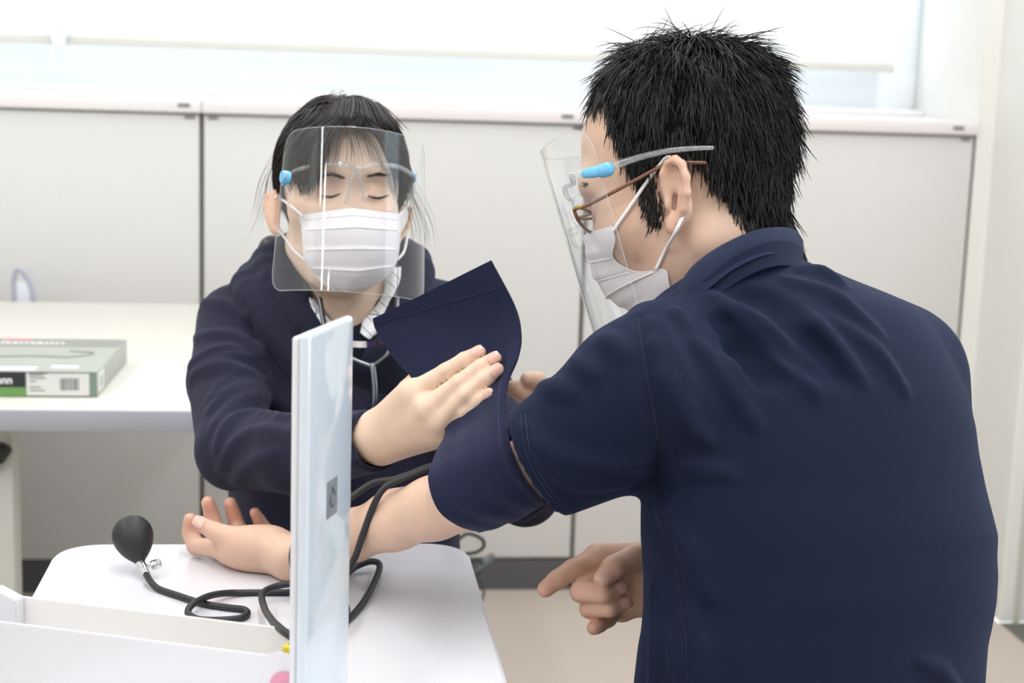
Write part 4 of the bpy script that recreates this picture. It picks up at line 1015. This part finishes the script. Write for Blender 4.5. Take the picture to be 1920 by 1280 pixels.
# ------------------------------------------------------------------ the woman in the navy hoodie
wom = thing('person', 'person in a navy hoodie facing the camera, holding up the blood pressure cuff', 'person', tuple(P(640, 1100, 1.90) * [1, 1, 0]))
hw = Head(P(637, 388, 1.85), vec(.20, .075, -.97), vec(.97, -.07, .20), .91)
B = Solid(); head_ops(B, hw, True)
NH = len(B.ops)
B.cap(P(642, 440, 1.875), P(655, 640, 1.90), .046, .050, .02); B.cap(P(655, 620, 1.90), P(645, 1050, 1.90), .075, .09, .03); B.cap(P(460, 625, 1.89), P(830, 625, 1.93), .035, .035, .03)
B.ell(P(662, 620, 1.86), (.060, .035, .03), np.array([vec(1, 0, 0), vec(0, 1, 0), CV]), .03)
B.chain([P(455, 630, 1.88), P(432, 850, 1.70), P(560, 850, 1.615), P(706, 818, 1.532)], [.035, .032, .030, .0215], k=.015)
WW = P(706, 818, 1.532)
WM = [P(772, 737, 1.478), P(801, 765, 1.466), P(822, 790, 1.466), P(838, 811, 1.474)]
for q, r in zip(WM, (.0115, .0115, .011, .0098)): B.cap(WW, q, .0170, r, .010)
B.cap(P(716, 842, 1.532), WM[3], .015, .010, .012); B.cap(P(716, 795, 1.532), WM[0], .015, .0112, .012)
WF = [[WM[0], P(837, 697, 1.470), P(871, 675, 1.464), P(899, 660, 1.462)],
      [WM[1], P(862, 718, 1.456), P(902, 688, 1.452), P(928, 671, 1.452)],
      [WM[2], P(875, 741, 1.448), P(911, 711, 1.442), P(933, 692, 1.440)],
      [WM[3], P(874, 774, 1.452), P(901, 751, 1.440), P(918, 737, 1.434)]]
for f, r in zip(WF, ((.0105, .0084, .0076, .0064), (.0105, .0084, .0076, .0065), (.0100, .0080, .0073, .0062), (.0090, .0068, .0062, .0053))): B.chain(f, r, k=.0032, kj=.0025)
for f, r in zip(WF, (.0070, .0070, .0066, .0058)): B.ell(f[1] + vec(0, 0, -.0024), (r, r, r), None, .0035)
for q in WM[1:3]: B.ell(q + vec(0, 0, -.006), (.0065, .0065, .0065), None, .010)
B.chain([P(735, 790, 1.535), P(765, 732, 1.532), P(792, 700, 1.548), P(812, 676, 1.55)], [.014, .0105, .009, .0075], k=.008, kj=.003)
# left arm behind the cuff, two fingers showing
B.chain([P(830, 630, 1.92), P(985, 920, 1.70), P(1050, 815, 1.57)], [.035, .030, .021], k=.015)
B.chain([P(1050, 815, 1.57), P(1030, 745, 1.515), P(1008, 715, 1.487), P(990, 710, 1.478)], [.016, .0095, .0088, .0075], k=.008, kj=.003)
B.chain([P(1050, 815, 1.57), P(1012, 770, 1.515), P(982, 737, 1.487), P(962, 728, 1.478)], [.016, .0100, .0092, .0080], k=.008, kj=.003)
B.chain([P(1050, 815, 1.57), P(1040, 790, 1.50), P(1010, 790, 1.47)], [.016, .010, .008], k=.008, kj=.003)
EW = [hw.atx(x, y, -.004 + dx) for x, y, dx in ((522, 372, .006), (511, 363, .002), (501, 367, -.002), (498, 384, -.004), (502, 402, -.003), (510, 420, 0), (519, 434, .004), (526, 434, .007))]
B.chain(EW, [.0028, .0030, .0032, .0032, .0032, .0032, .0034, .0030], k=.003); B.ell(hw.atx(515, 396, .0), (.006, .0075, .024), hw.A, .008)
B.chain([hw.mir(p) for p in EW], [.003] * 8, k=.003)
tipw = blobs([f[-1] for f in WF] + [P(990, 710, 1.478), P(962, 728, 1.478)], .010); knw = blobs([f[1] for f in WF], .006); ckw = blobs([hw(.075, s_ * .042, -.012) for s_ in (-1, 1)], .02); earw = blobs(EW, .01); crs = blobs(np.vstack([[f[1] + vec(a, b, -.008) for a, b in ((.0015, .001), (-.002, -.0015), (0.0, 0))] for f in WF]), .0016)
lidw = blobs([hw(.087, s_ * .031, .012) for s_ in (-1, 1)], .010)  # eyelid skin slightly redder
def tint_w(V):
    t = np.ones((len(V), 3)); red = np.clip(.60 * tipw(V) + .25 * knw(V) + .30 * ckw(V) + .5 * earw(V) + .2 * lidw(V), 0, .8)[:, None]
    t = t * (1 - red * np.array([.04, .22, .22])); return t * (1 - crs(V)[:, None] * np.array([.16, .24, .28]))
body_w = solid_obj('body', B, .0019, M_skin_w, wom, 3, tint=tint_w)
for f, r, n_ in zip(WF, (.0066, .0067, .0064, .0054), (vec(-.15, .35, -.92), vec(.1, .3, -.95), vec(.25, .2, -.95), vec(.3, .15, -.94))): nail(body_w, f[-1], f[-2], n_, r, M_nail)
# lashes and brows
for sg, ax_, ay in ((-1, (604, 366), (637, 363)), (1, (691, 367), (728, 366))):
    q = [hw.atx(ax_[0] + (ay[0] - ax_[0]) * t, ax_[1] + (ay[1] - ax_[1]) * t + 4.5 * math.sin(math.pi * t), .0870 - .004 * abs(t - .5 + .3 * sg) * 2) for t in np.linspace(0, 1, 12)]
    dd = B.hits([proj(p)[:2] for p in q])[0]
    q = [P(*proj(p)[:2], d - .0006) for p, d in zip(q, dd)]
    tube('eyelash', q, [.0006, .0012, .0013, .0007], M_hairw, body_w, raw=True, sides=6)
for ax_, ay, am in (((610, 330), (648, 334), (628, 324)), ((687, 331), (724, 330), (706, 324))):
    n = 80; t = RNG.uniform(0, 1, n); x = (1 - t) ** 2 * ax_[0] + 2 * t * (1 - t) * am[0] + t * t * ay[0]; y = (1 - t) ** 2 * ax_[1] + 2 * t * (1 - t) * am[1] + t * t * ay[1] + RNG.uniform(-2.5, 2.5, n)
    rt = np.array([P(a, b, z - .0004) for a, b, z in zip(x, y, B.hits(np.stack([x, y], 1))[0])])
    sg = -1 if ax_[0] < 660 else 1
    strands('eyebrow', rt, np.tile(sg * CR * .9 + CU * .15 - CV * .08, (n, 1)), np.full(n, .0065), np.tile(-CU * .1, (n, 1)), M_hairw, body_w, .00032, 3, .1, .2)

# hoodie
HO = Solid()
TW = [(505, 545, 770, 1.915, .055), (528, 480, 822, 1.915, .066), (548, 435, 850, 1.912, .076), (580, 410, 872, 1.905, .088), (640, 405, 885, 1.895, .100), (720, 412, 885, 1.885, .108), (800, 420, 880, 1.875, .114), (900, 428, 868, 1.87, .118), (1010, 428, 862, 1.87, .120), (1150, 420, 870, 1.87, .124), (1300, 415, 880, 1.87, .128)]
HO.rows(TW, k=.03)
SL = [P(447, 607, 1.885), P(424, 715, 1.80), P(441, 845, 1.695), P(552, 851, 1.62), P(640, 838, 1.565), P(700, 826, 1.532)]
HO.chain(SL[:3], [.047, .0425, .0400], k=.03, kj=.01); HO.chain(SL[2:4], [.0400, .0400], k=.012)
cA, cB = P(690, 768, 1.528), P(740, 889, 1.530)
axw = SL[5] - SL[3]; axw /= np.linalg.norm(axw); hd = (cB - cA) / np.linalg.norm(cB - cA); hn2 = np.cross(hd, np.cross(axw, hd)); hn2 /= np.linalg.norm(hn2); hn2 *= np.sign(hn2 @ axw)
t2 = Solid(); t2.cap(SL[3], SL[5] + axw * .04, .0400, .0275, .01); cf2 = t2.ops[0][0]
mid = P(698, 828, 1.528)
HO.add(lambda p: np.maximum(cf2(p), (p - mid) @ hn2), np.minimum(SL[3], SL[5]) - .06, np.maximum(SL[3], SL[5]) + .06, .008)
HO.chain([P(838, 612, 1.93), P(900, 760, 1.82), P(985, 922, 1.70)], [.048, .044, .0355], k=.03, kj=.01); HO.cap(P(985, 922, 1.70), P(1040, 838, 1.59), .0355, .028, .008)
# hood and lapel rolls round the neck
for pth, rr in (([(545, 470, 1.93), (505, 497, 1.895), (520, 540, 1.845), (560, 590, 1.812), (610, 640, 1.795), (650, 690, 1.785)], (.020, .024, .022, .020, .018, .013)),
                ([(560, 500, 1.90), (548, 535, 1.845), (578, 585, 1.812), (620, 630, 1.797)], (.016, .016, .014, .010)),
                ([(740, 470, 1.95), (775, 496, 1.90), (772, 545, 1.86), (745, 595, 1.822), (715, 640, 1.80), (690, 690, 1.785)], (.020, .024, .021, .018, .014, .012)),
                ([(470, 515, 1.90), (462, 540, 1.858), (500, 595, 1.818), (548, 665, 1.792), (590, 745, 1.778)], (.016, .020, .018, .014, .008)),
                ([(545, 470, 1.93), (600, 470, 1.965), (680, 468, 1.975), (740, 470, 1.95)], (.022, .028, .028, .022))):
    q = resample(np.array(pth, float), 14); r_ = np.interp(np.linspace(0, 1, 14), np.linspace(0, 1, len(rr)), rr)
    HO.chain([P(*x) for x in q], list(r_), k=.007, kj=.004)
def fw_(path, r, k=.010, sink=.4, op='u'): HO.fold(path, r, k, sink, op, n=14)
for pth, r in (([(372, 570), (395, 566), (430, 575), (468, 596)], .0055), ([(366, 632), (410, 628), (455, 640), (490, 660)], .006), ([(358, 690), (372, 676), (430, 662), (480, 672)], .0095), ([(360, 715), (372, 700), (420, 690), (470, 700)], .0075),
               ([(470, 640), (500, 690), (515, 750)], .006), ([(395, 745), (430, 715), (480, 708), (515, 725)], .005), ([(392, 772), (430, 738), (480, 728), (525, 745)], .0045), ([(400, 800), (440, 760), (490, 745), (540, 762)], .0055),
               ([(405, 850), (425, 800), (470, 775), (540, 782)], .0055), ([(412, 880), (440, 830), (490, 805), (550, 815)], .0035), ([(438, 905), (470, 870), (520, 850)], .003), ([(555, 800), (610, 800), (660, 785)], .004), ([(555, 880), (620, 872), (670, 862)], .003),
               ([(950, 960), (975, 965), (1010, 950)], .004)): fw_(pth, r)
for pth, r in (([(415, 540), (440, 562), (462, 590), (475, 630), (485, 680)], .0028), ([(372, 668), (420, 650), (470, 655)], .0045), ([(400, 730), (440, 702), (500, 700)], .0040)): fw_(pth, r, .006, .1, 's')
HO.ell(P(648, 545, 1.87), (.052, .055, .05), np.array([vec(1, 0, 0), vec(0, 1, 0), CV]), .012, 's')         # neck opening
HO.cap(P(652, 560, 1.80), P(660, 655, 1.76), .040, .010, .010, 's')
HO.cap(SL[5] - axw * .015, SL[5] + axw * .06, .0245, .0245, .002, 's')
hood_w = solid_obj('hoodie', HO, .0032, M_hood, wom, 3)
stitch('cuff_stitch', HO, [(672, 778), (664, 800), (668, 850), (684, 884)], M_thread, hood_w, 30)
IS = Solid(); IS.ell(P(690, 760, 1.795), (.060, .075, .020), np.array([vec(1, 0, 0), vec(0, 1, 0), CV]), .01); IS.ell(P(688, 665, 1.815), (.045, .018, .012), np.array([vec(1, .25, 0), vec(-.25, 1, 0), CV]), .02)  # undershirt at the neck; lower dark bulge stands in for the arms' shade
M_inner = cloth_mat('inner_black', (26, 28, 38), .9, 2200, .2, .1, .2); solid_obj('undershirt_and_shade', IS, .0035, M_inner, wom, 2)
# white checked shirt collar
def check_mat():
    m = mat('shirt_check', (238, 240, 242), .75); n = m.node_tree; b = n.nodes['Principled BSDF']
    tc = n.nodes.new('ShaderNodeTexCoord'); br = n.nodes.new('ShaderNodeTexBrick'); br.offset = 0; br.inputs['Scale'].default_value = 1; br.inputs['Color1'].default_value = s2l((236, 239, 242)); br.inputs['Color2'].default_value = s2l((236, 239, 242)); br.inputs['Mortar'].default_value = s2l((70, 76, 92))
    br.inputs['Mortar Size'].default_value = .0004; br.inputs['Brick Width'].default_value = .012; br.inputs['Row Height'].default_value = .012
    mp = n.nodes.new('ShaderNodeMapping'); mp.inputs['Rotation'].default_value = (1.2, .5, .6); n.links.new(tc.outputs['Object'], mp.inputs[0]); n.links.new(mp.outputs[0], br.inputs['Vector']); n.links.new(br.outputs['Color'], b.inputs['Base Color']); return m
M_chk = check_mat()
for nm, a, b in (('shirt_collar', [(572, 552, 1.815), (584, 580, 1.80), (598, 606, 1.79), (612, 628, 1.782)], [(584, 556, 1.82), (606, 588, 1.805), (622, 604, 1.795), (632, 622, 1.785)]),
                 ('shirt_collar', [(752, 500, 1.86), (748, 545, 1.835), (738, 580, 1.815), (716, 615, 1.795), (692, 636, 1.785)], [(728, 505, 1.86), (722, 545, 1.84), (700, 582, 1.818), (682, 602, 1.80), (676, 624, 1.79)])):
    a, b = resample(np.array(a, float), 16), resample(np.array(b, float), 16)
    G = [[P(*(p * (1 - t) + q * t)) - CV * .006 * math.sin(math.pi * t) for t in np.linspace(0, 1, 7)] for p, q in zip(a, b)]
    sheet(nm, np.array(G), .0016, M_chk, wom, 0)

# hair, tied back
HRm = [.0985, .0800, .0925]; HCc = np.array([-.012, 0, .048])
hlw = np.array([(-1.0, -.075), (-.055, -.06), (-.030, -.030), (-.012, .020), (.0, .036), (.020, .030), (.036, .030), (.048, .058), (.058, .085), (.066, .100), (.13, .112)])
def hair_w(l): return l[..., 2] + .10 * 0 - np.interp(l[..., 0], hlw[:, 0], hlw[:, 1])
HC = Solid(); HB = Solid(); HB.ops = B.ops[:NH + 1]
HC.add(lambda p: np.maximum(HB.val(p) - .006, -hair_w(hw.loc(p)) * .45 * hw.s), hw.o - .15, hw.o + .15, .0)
HC.chain([hw(-.085, -.01, -.02), hw(-.105, -.05, -.06), P(512, 470, 1.95), P(495, 500, 1.945)], [.028, .024, .017, .010], k=.02, kj=.01)
hairw = solid_obj('hair', HC, .0030, M_hairw, wom, 3)
def comb(n, keep, target, length, lift, seg=10, spread=.12):
    g = RNG.normal(0, 1, (n * 5, 3)); g /= np.linalg.norm(g, axis=1)[:, None]; l = HCc + g * np.array(HRm); l = l[keep(l)][:n]
    Q = np.empty((len(l), seg + 1, 3)); off = RNG.uniform(0, 1, (len(l), 1)); jit = RNG.normal(0, spread, l.shape); L_ = length * RNG.uniform(.6, 1.2, (len(l), 1)); p = l.copy()
    for i in range(seg + 1):
        nn = (p - HCc) / np.array(HRm) ** 2; nn /= np.linalg.norm(nn, axis=1)[:, None]
        Q[:, i] = p + nn * (lift * off * math.sin(math.pi * min(1, (i + .6) / seg)) + .0006)
        d = target(p) + jit; d -= (d * nn).sum(1)[:, None] * nn; d /= np.linalg.norm(d, axis=1)[:, None] + 1e-9
        p = p + d * L_ / seg; k = np.sqrt((((p - HCc) / np.array(HRm)) ** 2).sum(1))[:, None]; p = HCc + (p - HCc) / k
    return hw.o + hw.s * (Q @ hw.A)
def tgt(p):
    t = np.array([-.10, 0, -.045]) - p; side = np.sign(p[:, 1] + .006)[:, None]
    return t / np.linalg.norm(t, axis=1)[:, None] + np.hstack([0 * side, side * .75, 0 * side]) * np.clip((p[:, 2:3] - .07) / .05, 0, 1)
Q = comb(4200, lambda l: hair_w(l) > .0, tgt, .085, .0075)
strand_mesh('hair_strands', Q, .0008 * RNG.uniform(.6, 1.3, len(Q)), M_hairw, hairw)
Q = comb(260, lambda l: (l[:, 2] > .115), lambda p: RNG.normal(0, 1, p.shape) + [-.3, 0, 0], .035, .010, 7, .5)
strand_mesh('flyaway_strands', Q, .00028, M_hairw, hairw)
def bang(paths, n, wid, name, spread=(7, 4)):
    S_ = []
    for _ in range(n):
        base = paths[RNG.integers(len(paths))]; q = np.array(base, float); t = np.linspace(0, 1, len(q))[:, None]
        q[:, 0] += RNG.normal(0, spread[0]) * (.5 + t[:, 0]) ; q[:, 1] += RNG.normal(0, spread[1]); q[:, 2] -= RNG.uniform(0, .006)
        e = RNG.uniform(.75, 1.0); q = resample(q, 20)[:max(6, int(20 * e))]; q = resample(q, 10); S_.append([P(*x) for x in q])
    return strand_mesh(name, np.array(S_), wid * RNG.uniform(.6, 1.3, n), M_hairw, hairw)
LB = [[(640, 222, 1.775), (612, 252, 1.757), (600, 290, 1.752), (588, 335, 1.755), (582, 372, 1.76)], [(642, 222, 1.778), (600, 250, 1.765), (575, 290, 1.765), (566, 335, 1.77), (572, 378, 1.772)], [(640, 222, 1.78), (585, 248, 1.775), (555, 290, 1.785), (545, 335, 1.79), (548, 370, 1.795)]]
bang(LB, 420, .0008, 'fringe')
RB = [[(685, 226, 1.775), (712, 250, 1.768), (732, 285, 1.78), (750, 330, 1.80), (758, 375, 1.815)], [(668, 222, 1.78), (715, 245, 1.785), (745, 285, 1.80), (760, 335, 1.82), (766, 390, 1.83)]]
bang(RB, 300, .0008, 'fringe', (5, 4))
bang([[(640, 186, 1.84), (636, 200, 1.81), (630, 222, 1.785), (622, 240, 1.772)], [(660, 186, 1.84), (660, 202, 1.81), (656, 222, 1.782), (650, 242, 1.77)], [(680, 188, 1.84), (686, 204, 1.81), (690, 224, 1.785), (696, 242, 1.775)], [(615, 190, 1.84), (604, 206, 1.815), (594, 228, 1.79), (584, 250, 1.785)], [(700, 194, 1.84), (712, 212, 1.815), (724, 234, 1.79), (734, 254, 1.785)]], 700, .0008, 'fringe', (11, 3))
bang([[(655, 235, 1.77), (662, 260, 1.752), (668, 290, 1.745), (664, 320, 1.748)], [(660, 235, 1.77), (690, 262, 1.75), (706, 290, 1.755), (712, 318, 1.76)], [(648, 235, 1.77), (634, 262, 1.752), (626, 295, 1.75), (615, 330, 1.752)]], 60, .00026, 'loose_strands', (9, 4))
bang([[(762, 360, 1.82), (772, 400, 1.82), (782, 440, 1.82), (778, 478, 1.83)], [(764, 350, 1.83), (780, 385, 1.83), (796, 430, 1.84), (800, 480, 1.85)], [(505, 330, 1.84), (498, 365, 1.84), (488, 410, 1.86), (470, 450, 1.88)], [(520, 290, 1.83), (495, 340, 1.84), (486, 390, 1.86), (476, 430, 1.88)]], 46, .00022, 'loose_strands', (8, 8))

lw = P(640, 1330, 1.93); lw[2] = .46; fwm = np.array([.10, -1, 0]); fwm /= np.linalg.norm(fwm); sw = np.array([-fwm[1], fwm[0], 0])
lower(wom, lw, lw + fwm * .36 + [0, 0, -.02], lw * [1, 1, 0] + fwm * .27 + [0, 0, .10], sw * .9, .44, M_inner)
stool(lw, lw[2] - .104, 'round stool under the person in the navy hoodie')

# ------------------------------------------------------------------ her mask, face shield and stethoscope
mk = thing('face_mask', 'white pleated face mask on the person in the hoodie', 'face mask', tuple(hw(.09, 0, -.06)))
MR = [((565, 402), (660, 390), (750, 401), .076, .101), ((566, 430), (667, 424), (751, 430), .074, .112), ((568, 462), (673, 458), (749, 462), .072, .114), ((572, 490), (674, 490), (745, 486), .068, .110), ((588, 511), (667, 517), (735, 507), .068, .102), ((613, 531), (656, 536), (712, 529), .070, .092), ((628, 540), (651, 544), (692, 538), .070, .084)]
mr = resample(np.array([[*a, *b, *c, d, e] for a, b, c, d, e in MR], float), 41); G = []
for i, w in enumerate(mr):
    row = []
    for t in np.linspace(-1, 1, 29):
        a, b, c = w[0:2], w[2:4], w[4:6]
        q = b + (c - b) * t ** 1 if t > 0 else b + (a - b) * (-t)
        q = q + np.array([0, 3.0 * (1 - t * t) * (1 if i > 8 else 0) * .6])
        x = w[6] + (w[7] - w[6]) * math.cos(t * math.pi / 2) ** .8
        if 7 < i < 34: x += .0030 * (1 - ((i - 8) % 9) / 9.0) * (1 - t ** 6)
        row.append(hw.atx(q[0], q[1], x))
    G.append(row)
G = push_out(B, np.array(G), .0016)
sheet('mask_panel', G, .0008, M_mask, mk, 0)
for k in (8, 17, 26): tube('pleat', [p + hw.F * .0008 for p in G[k, 1:-1]], .0006, M_mask, mk, raw=True, sides=6)
M_dots = mat('stitch_dots', (206, 200, 206), .9)
for k in (3, 29): tube('seam', [p + hw.F * .0006 for p in G[k, 1:-1]], .0003, M_dots, mk, raw=True, sides=5)
for pts in ([(566, 404), (548, 388), (530, 375), (517, 369)], [(573, 488), (552, 470), (536, 448), (524, 434)]):
    tube('ear_loop', [B.on(x, y, .0025) for x, y in pts], .0016, M_loop, mk, n=40, sides=8)
for pts in ([(750, 403, .064), (760, 392, .045), (766, 380, .01)], [(746, 486, .061), (758, 470, .045), (764, 440, .01)]): tube('ear_loop', [hw.atx(*p) for p in pts], .0016, M_loop, mk, n=20, sides=8)
fs = thing('face_shield', 'clear face shield with blue clips on the person in the hoodie', 'face shield', tuple(hw(.118, 0, 0)))
hs_ = Head(hw.o + CR * .004, vec(.27, .075, -.96), vec(.96, -.07, .27), .91)
shield_sheet(hs_, fs, half=74, R=.0900, xc=.046, zt=.070, zb=-.124, flare=.022, arch=.004)
for sg, q in ((-1, (535, 332)), (1, (774, 331))):
    cc = hw.at(q[0], q[1], sg * .088)
    tube('temple_arm', [cc + hw.F * .012, cc - hw.F * .004, cc - hw.F * .05 - hw.L * sg * .004, cc - hw.F * .10 - hw.L * sg * .010], [.004, .0036, .003, .0026], M_clear, fs, n=24, flat=.5, up=hw.U)
    lathe('clip', [(0, -.004), (.0056, -.004), (.0062, -.0025), (.0062, .0025), (.0056, .004), (0, .004)], cc, hw.L * sg + hw.F * .3, M_clip, fs, 20)
    tube('clip_collar', [cc - hw.F * .004, cc - hw.F * .012], .0072, M_clip, fs, n=4, flat=.6, up=hw.U)
bw = [hw.atx(*q) for q in ((541, 329, .066), (552, 321, .086), (572, 314, .100), (605, 309, .110), (640, 308, .114), (668, 316, .113), (698, 309, .113), (735, 310, .108), (757, 317, .093), (771, 327, .072))]
tube('brow_bar', bw, .0026, M_clear, fs, n=60, flat=.8)
for pts in ([(664, 318, .113), (658, 338, .110), (653, 362, .104), (647, 380, .100)], [(673, 318, .113), (677, 338, .110), (681, 362, .104), (686, 380, .100)]): tube('nose_pad', [hw.atx(*q) for q in pts], .0018, M_clear, fs, n=20)
stt = thing('stethoscope', 'stethoscope with a chrome spring hanging on the navy hoodie', 'stethoscope', tuple(P(698, 700, 1.76)))
M_tub = mat('grey_tubing', (118, 123, 130), .2, .9)
tube('binaural_tube', [P(*q) for q in ((600, 560, 1.80), (612, 620, 1.768), (640, 660, 1.758), (668, 676, 1.754), (698, 687, 1.752))], .0029, M_tub, stt, n=30)
tube('binaural_tube', [P(*q) for q in ((745, 560, 1.80), (742, 630, 1.765), (728, 662, 1.757), (714, 676, 1.754), (698, 687, 1.752))], .0029, M_tub, stt, n=30)
tube('main_tube', [P(*q) for q in ((698, 684, 1.752), (701, 705, 1.750), (703, 735, 1.748), (701, 765, 1.748), (694, 800, 1.75), (670, 860, 1.75), (625, 920, 1.742))], .0037, M_tub, stt, n=40)
sp = resample(np.array([(618, 628, 1.766), (640, 640, 1.757), (665, 645, 1.752), (690, 645, 1.752), (716, 640, 1.757), (738, 630, 1.766)], float), 24)
sheet('spring', np.array([[P(x, y - 6, d), P(x, y + 6, d)] for x, y, d in sp]), .0008, M_chrome, stt, 0)
lathe('chestpiece', [(0, 0), (.020, 0), (.022, .002), (.022, .006), (.014, .010), (.006, .014), (0, .014)], P(608, 935, 1.742), -CV, M_chrome, stt)

# ------------------------------------------------------------------ the cuff wrapped on his arm, its free end held up
M_cuff = cloth_mat('cuff_cotton', (33, 37, 61), .85, 2400, .3, .2, .25, tint=(.55, .58, .85)); M_lin = cloth_mat('cuff_lining', (52, 44, 130), .9, 2400, .3, .2, .1)
cu = thing('arm_cuff', 'navy blood pressure cuff wrapped on the upper arm, free end held up', 'cuff', tuple(P(915, 900, 1.41)))
cl_, cr_ = (849, 937, 1.433), (980, 868, 1.392)
axc = P(*cr_) - P(*cl_); axc /= np.linalg.norm(axc); aw = CV - (CV @ axc) * axc; aw /= np.linalg.norm(aw); n2 = np.cross(axc, aw); n2 *= np.sign(n2 @ CU)
ring = lambda c, a, r: P(*c) + r * (math.cos(a) * n2 + math.sin(a) * aw)
Lp = [ring(cl_, math.radians(a), .0360) for a in (30, 57, 84, 111, 138, 165)] + [P(*q) for q in ((897, 995, 1.422), (858, 983, 1.398), (821, 953, 1.392), (804, 898, 1.402), (817, 852, 1.428), (836, 806, 1.455), (806, 750, 1.486), (772, 708, 1.505), (736, 668, 1.520), (706, 620, 1.528), (699, 597, 1.526))]
Rp = [ring((998, 860, 1.386), math.radians(a), .0372) for a in (30, 57, 84, 111, 138, 165)] + [P(*q) for q in ((1022, 940, 1.385), (1004, 922, 1.366), (983, 894, 1.360), (961, 846, 1.364), (951, 805, 1.380), (947, 760, 1.405), (953, 715, 1.430), (971, 670, 1.450), (977, 628, 1.464), (966, 575, 1.474), (921, 488, 1.478))]
def even(P_, n):
    P_ = np.array(P_); k = np.linspace(0, len(P_) - 1, n); q = np.vstack([2 * P_[0] - P_[1], P_, 2 * P_[-1] - P_[-2]]); out = []
    for x in k:
        i = min(int(x), len(P_) - 2); t = x - i; a, b, c, d = q[i:i + 4]; out.append(.5 * (2 * b + (c - a) * t + (2 * a - 5 * b + 4 * c - d) * t * t + (3 * b - a - 3 * c + d) * t ** 3))
    return np.array(out)
Lq, Rq = even(Lp, 120), even(Rp, 120)
mid_ = (Lq + Rq) / 2; tang = np.gradient(mid_, axis=0); crs_ = np.cross(Rq - Lq, tang); crs_ /= np.linalg.norm(crs_, axis=1)[:, None]
ctr = (P(*cl_) + P(*cr_)) / 2
if (crs_[60] @ CV) > 0: crs_ = -crs_
TT = np.linspace(0, 1, 31); G = np.empty((120, 31, 3))
for i in range(120):
    s_ = i / 119; puff = .0035 if s_ < .62 else .0035 - .0065 * min(1, (s_ - .62) / .2); puff = puff if s_ > .1 else .0015
    for j, t in enumerate(TT):
        wr = .0010 * math.sin(t * 17 + 5 * s_ * 6) * (.35 + .65 * math.exp(-((s_ - .5) / .12) ** 2)) + .0016 * math.sin(s_ * 23 + t * 4) * max(0, min(1, (s_ - .6) / .1))
        G[i, j] = Lq[i] * (1 - t) + Rq[i] * t + crs_[i] * (puff * 4 * t * (1 - t) + wr * min(1, 6 * t * (1 - t)))
wrap = sheet('wrap', G, .0022, M_cuff, cu, 0)
inner = sheet('lining', G[2:-3, 1:-1] - crs_[2:-3, None] * .0017, .0008, M_lin, cu, 0)
nr = crs_[:, None] * .0014
def seamline(ij, r=.0005): return tube('hem_seam', [G[i, j] + crs_[i] * .0013 for i, j in ij], r, mat('cuff_seam', (30, 33, 58), .9), wrap, raw=True, sides=6)
seamline([(i, 27) for i in range(42, 116)]); seamline([(115, j) for j in range(1, 30)])
hemf = np.array([[G[i, 27] + crs_[i] * .0010, G[i, 28] + crs_[i] * (.001 + .0022 * w_), G[i, 29] + crs_[i] * (.001 + .0026 * w_), G[i, 30] + crs_[i] * .0012] for i, w_ in zip(range(44, 113), np.sin(np.linspace(0, np.pi, 69)))])
sheet('hem_fold', hemf, .0008, M_cuff, cu, 0)
# start of the strip, standing out at the sleeve
q0 = [(956, 800, 1.372), (968, 782, 1.380), (985, 760, 1.395), (1006, 742, 1.42)]; q1 = [(975, 815, 1.368), (992, 796, 1.372), (1010, 778, 1.385), (1030, 760, 1.405)]
sheet('strip_start', np.array([[P(*(np.array(a) * (1 - t) + np.array(b) * t)) for t in (0, .33, .66, 1)] for a, b in zip(q0, q1)]), .002, M_cuff, cu, 0)
hose_pts = {'A': [P(838, 872, 1.462), P(806, 874, 1.466), P(770, 888, 1.470), P(736, 899, 1.475), P(700, 905, 1.478), P(661, 930, 1.475), P(610, 965, 1.46), P(566, 1000, 1.475), P(549, 1030, 1.515), P(551, 1066, 1.52), P(575, 1098, 1.505), T(620, 1100, .016), T(650, 1140, .013), T(632, 1180, .0085)],
            'B': [P(845, 866, 1.456), P(811, 876, 1.455), P(765, 893, 1.452), P(724, 912, 1.45), P(703, 942, 1.45), P(681, 1000, 1.46), P(662, 1052, 1.475), P(630, 1085, 1.47), T(590, 1088, .020), T(553, 1093, .016), T(517, 1099, .014), T(492, 1113, .014), T(496, 1140, .016), P(510, 1163, 1.30), P(521, 1174, 1.243), P(533, 1184, 1.215), P(552, 1197, 1.205), P(566, 1208, 1.20), P(572, 1225, 1.198)]}
for k, lab in (('A', 'black rubber hose running from the cuff past the wrist'), ('B', 'black rubber hose running from the cuff down into the open case')):
    hs = tube('rubber_hose', hose_pts[k], HR, M_rub, None, n=170, sides=10); tag(hs, lab, 'hose', 'cuff hoses')
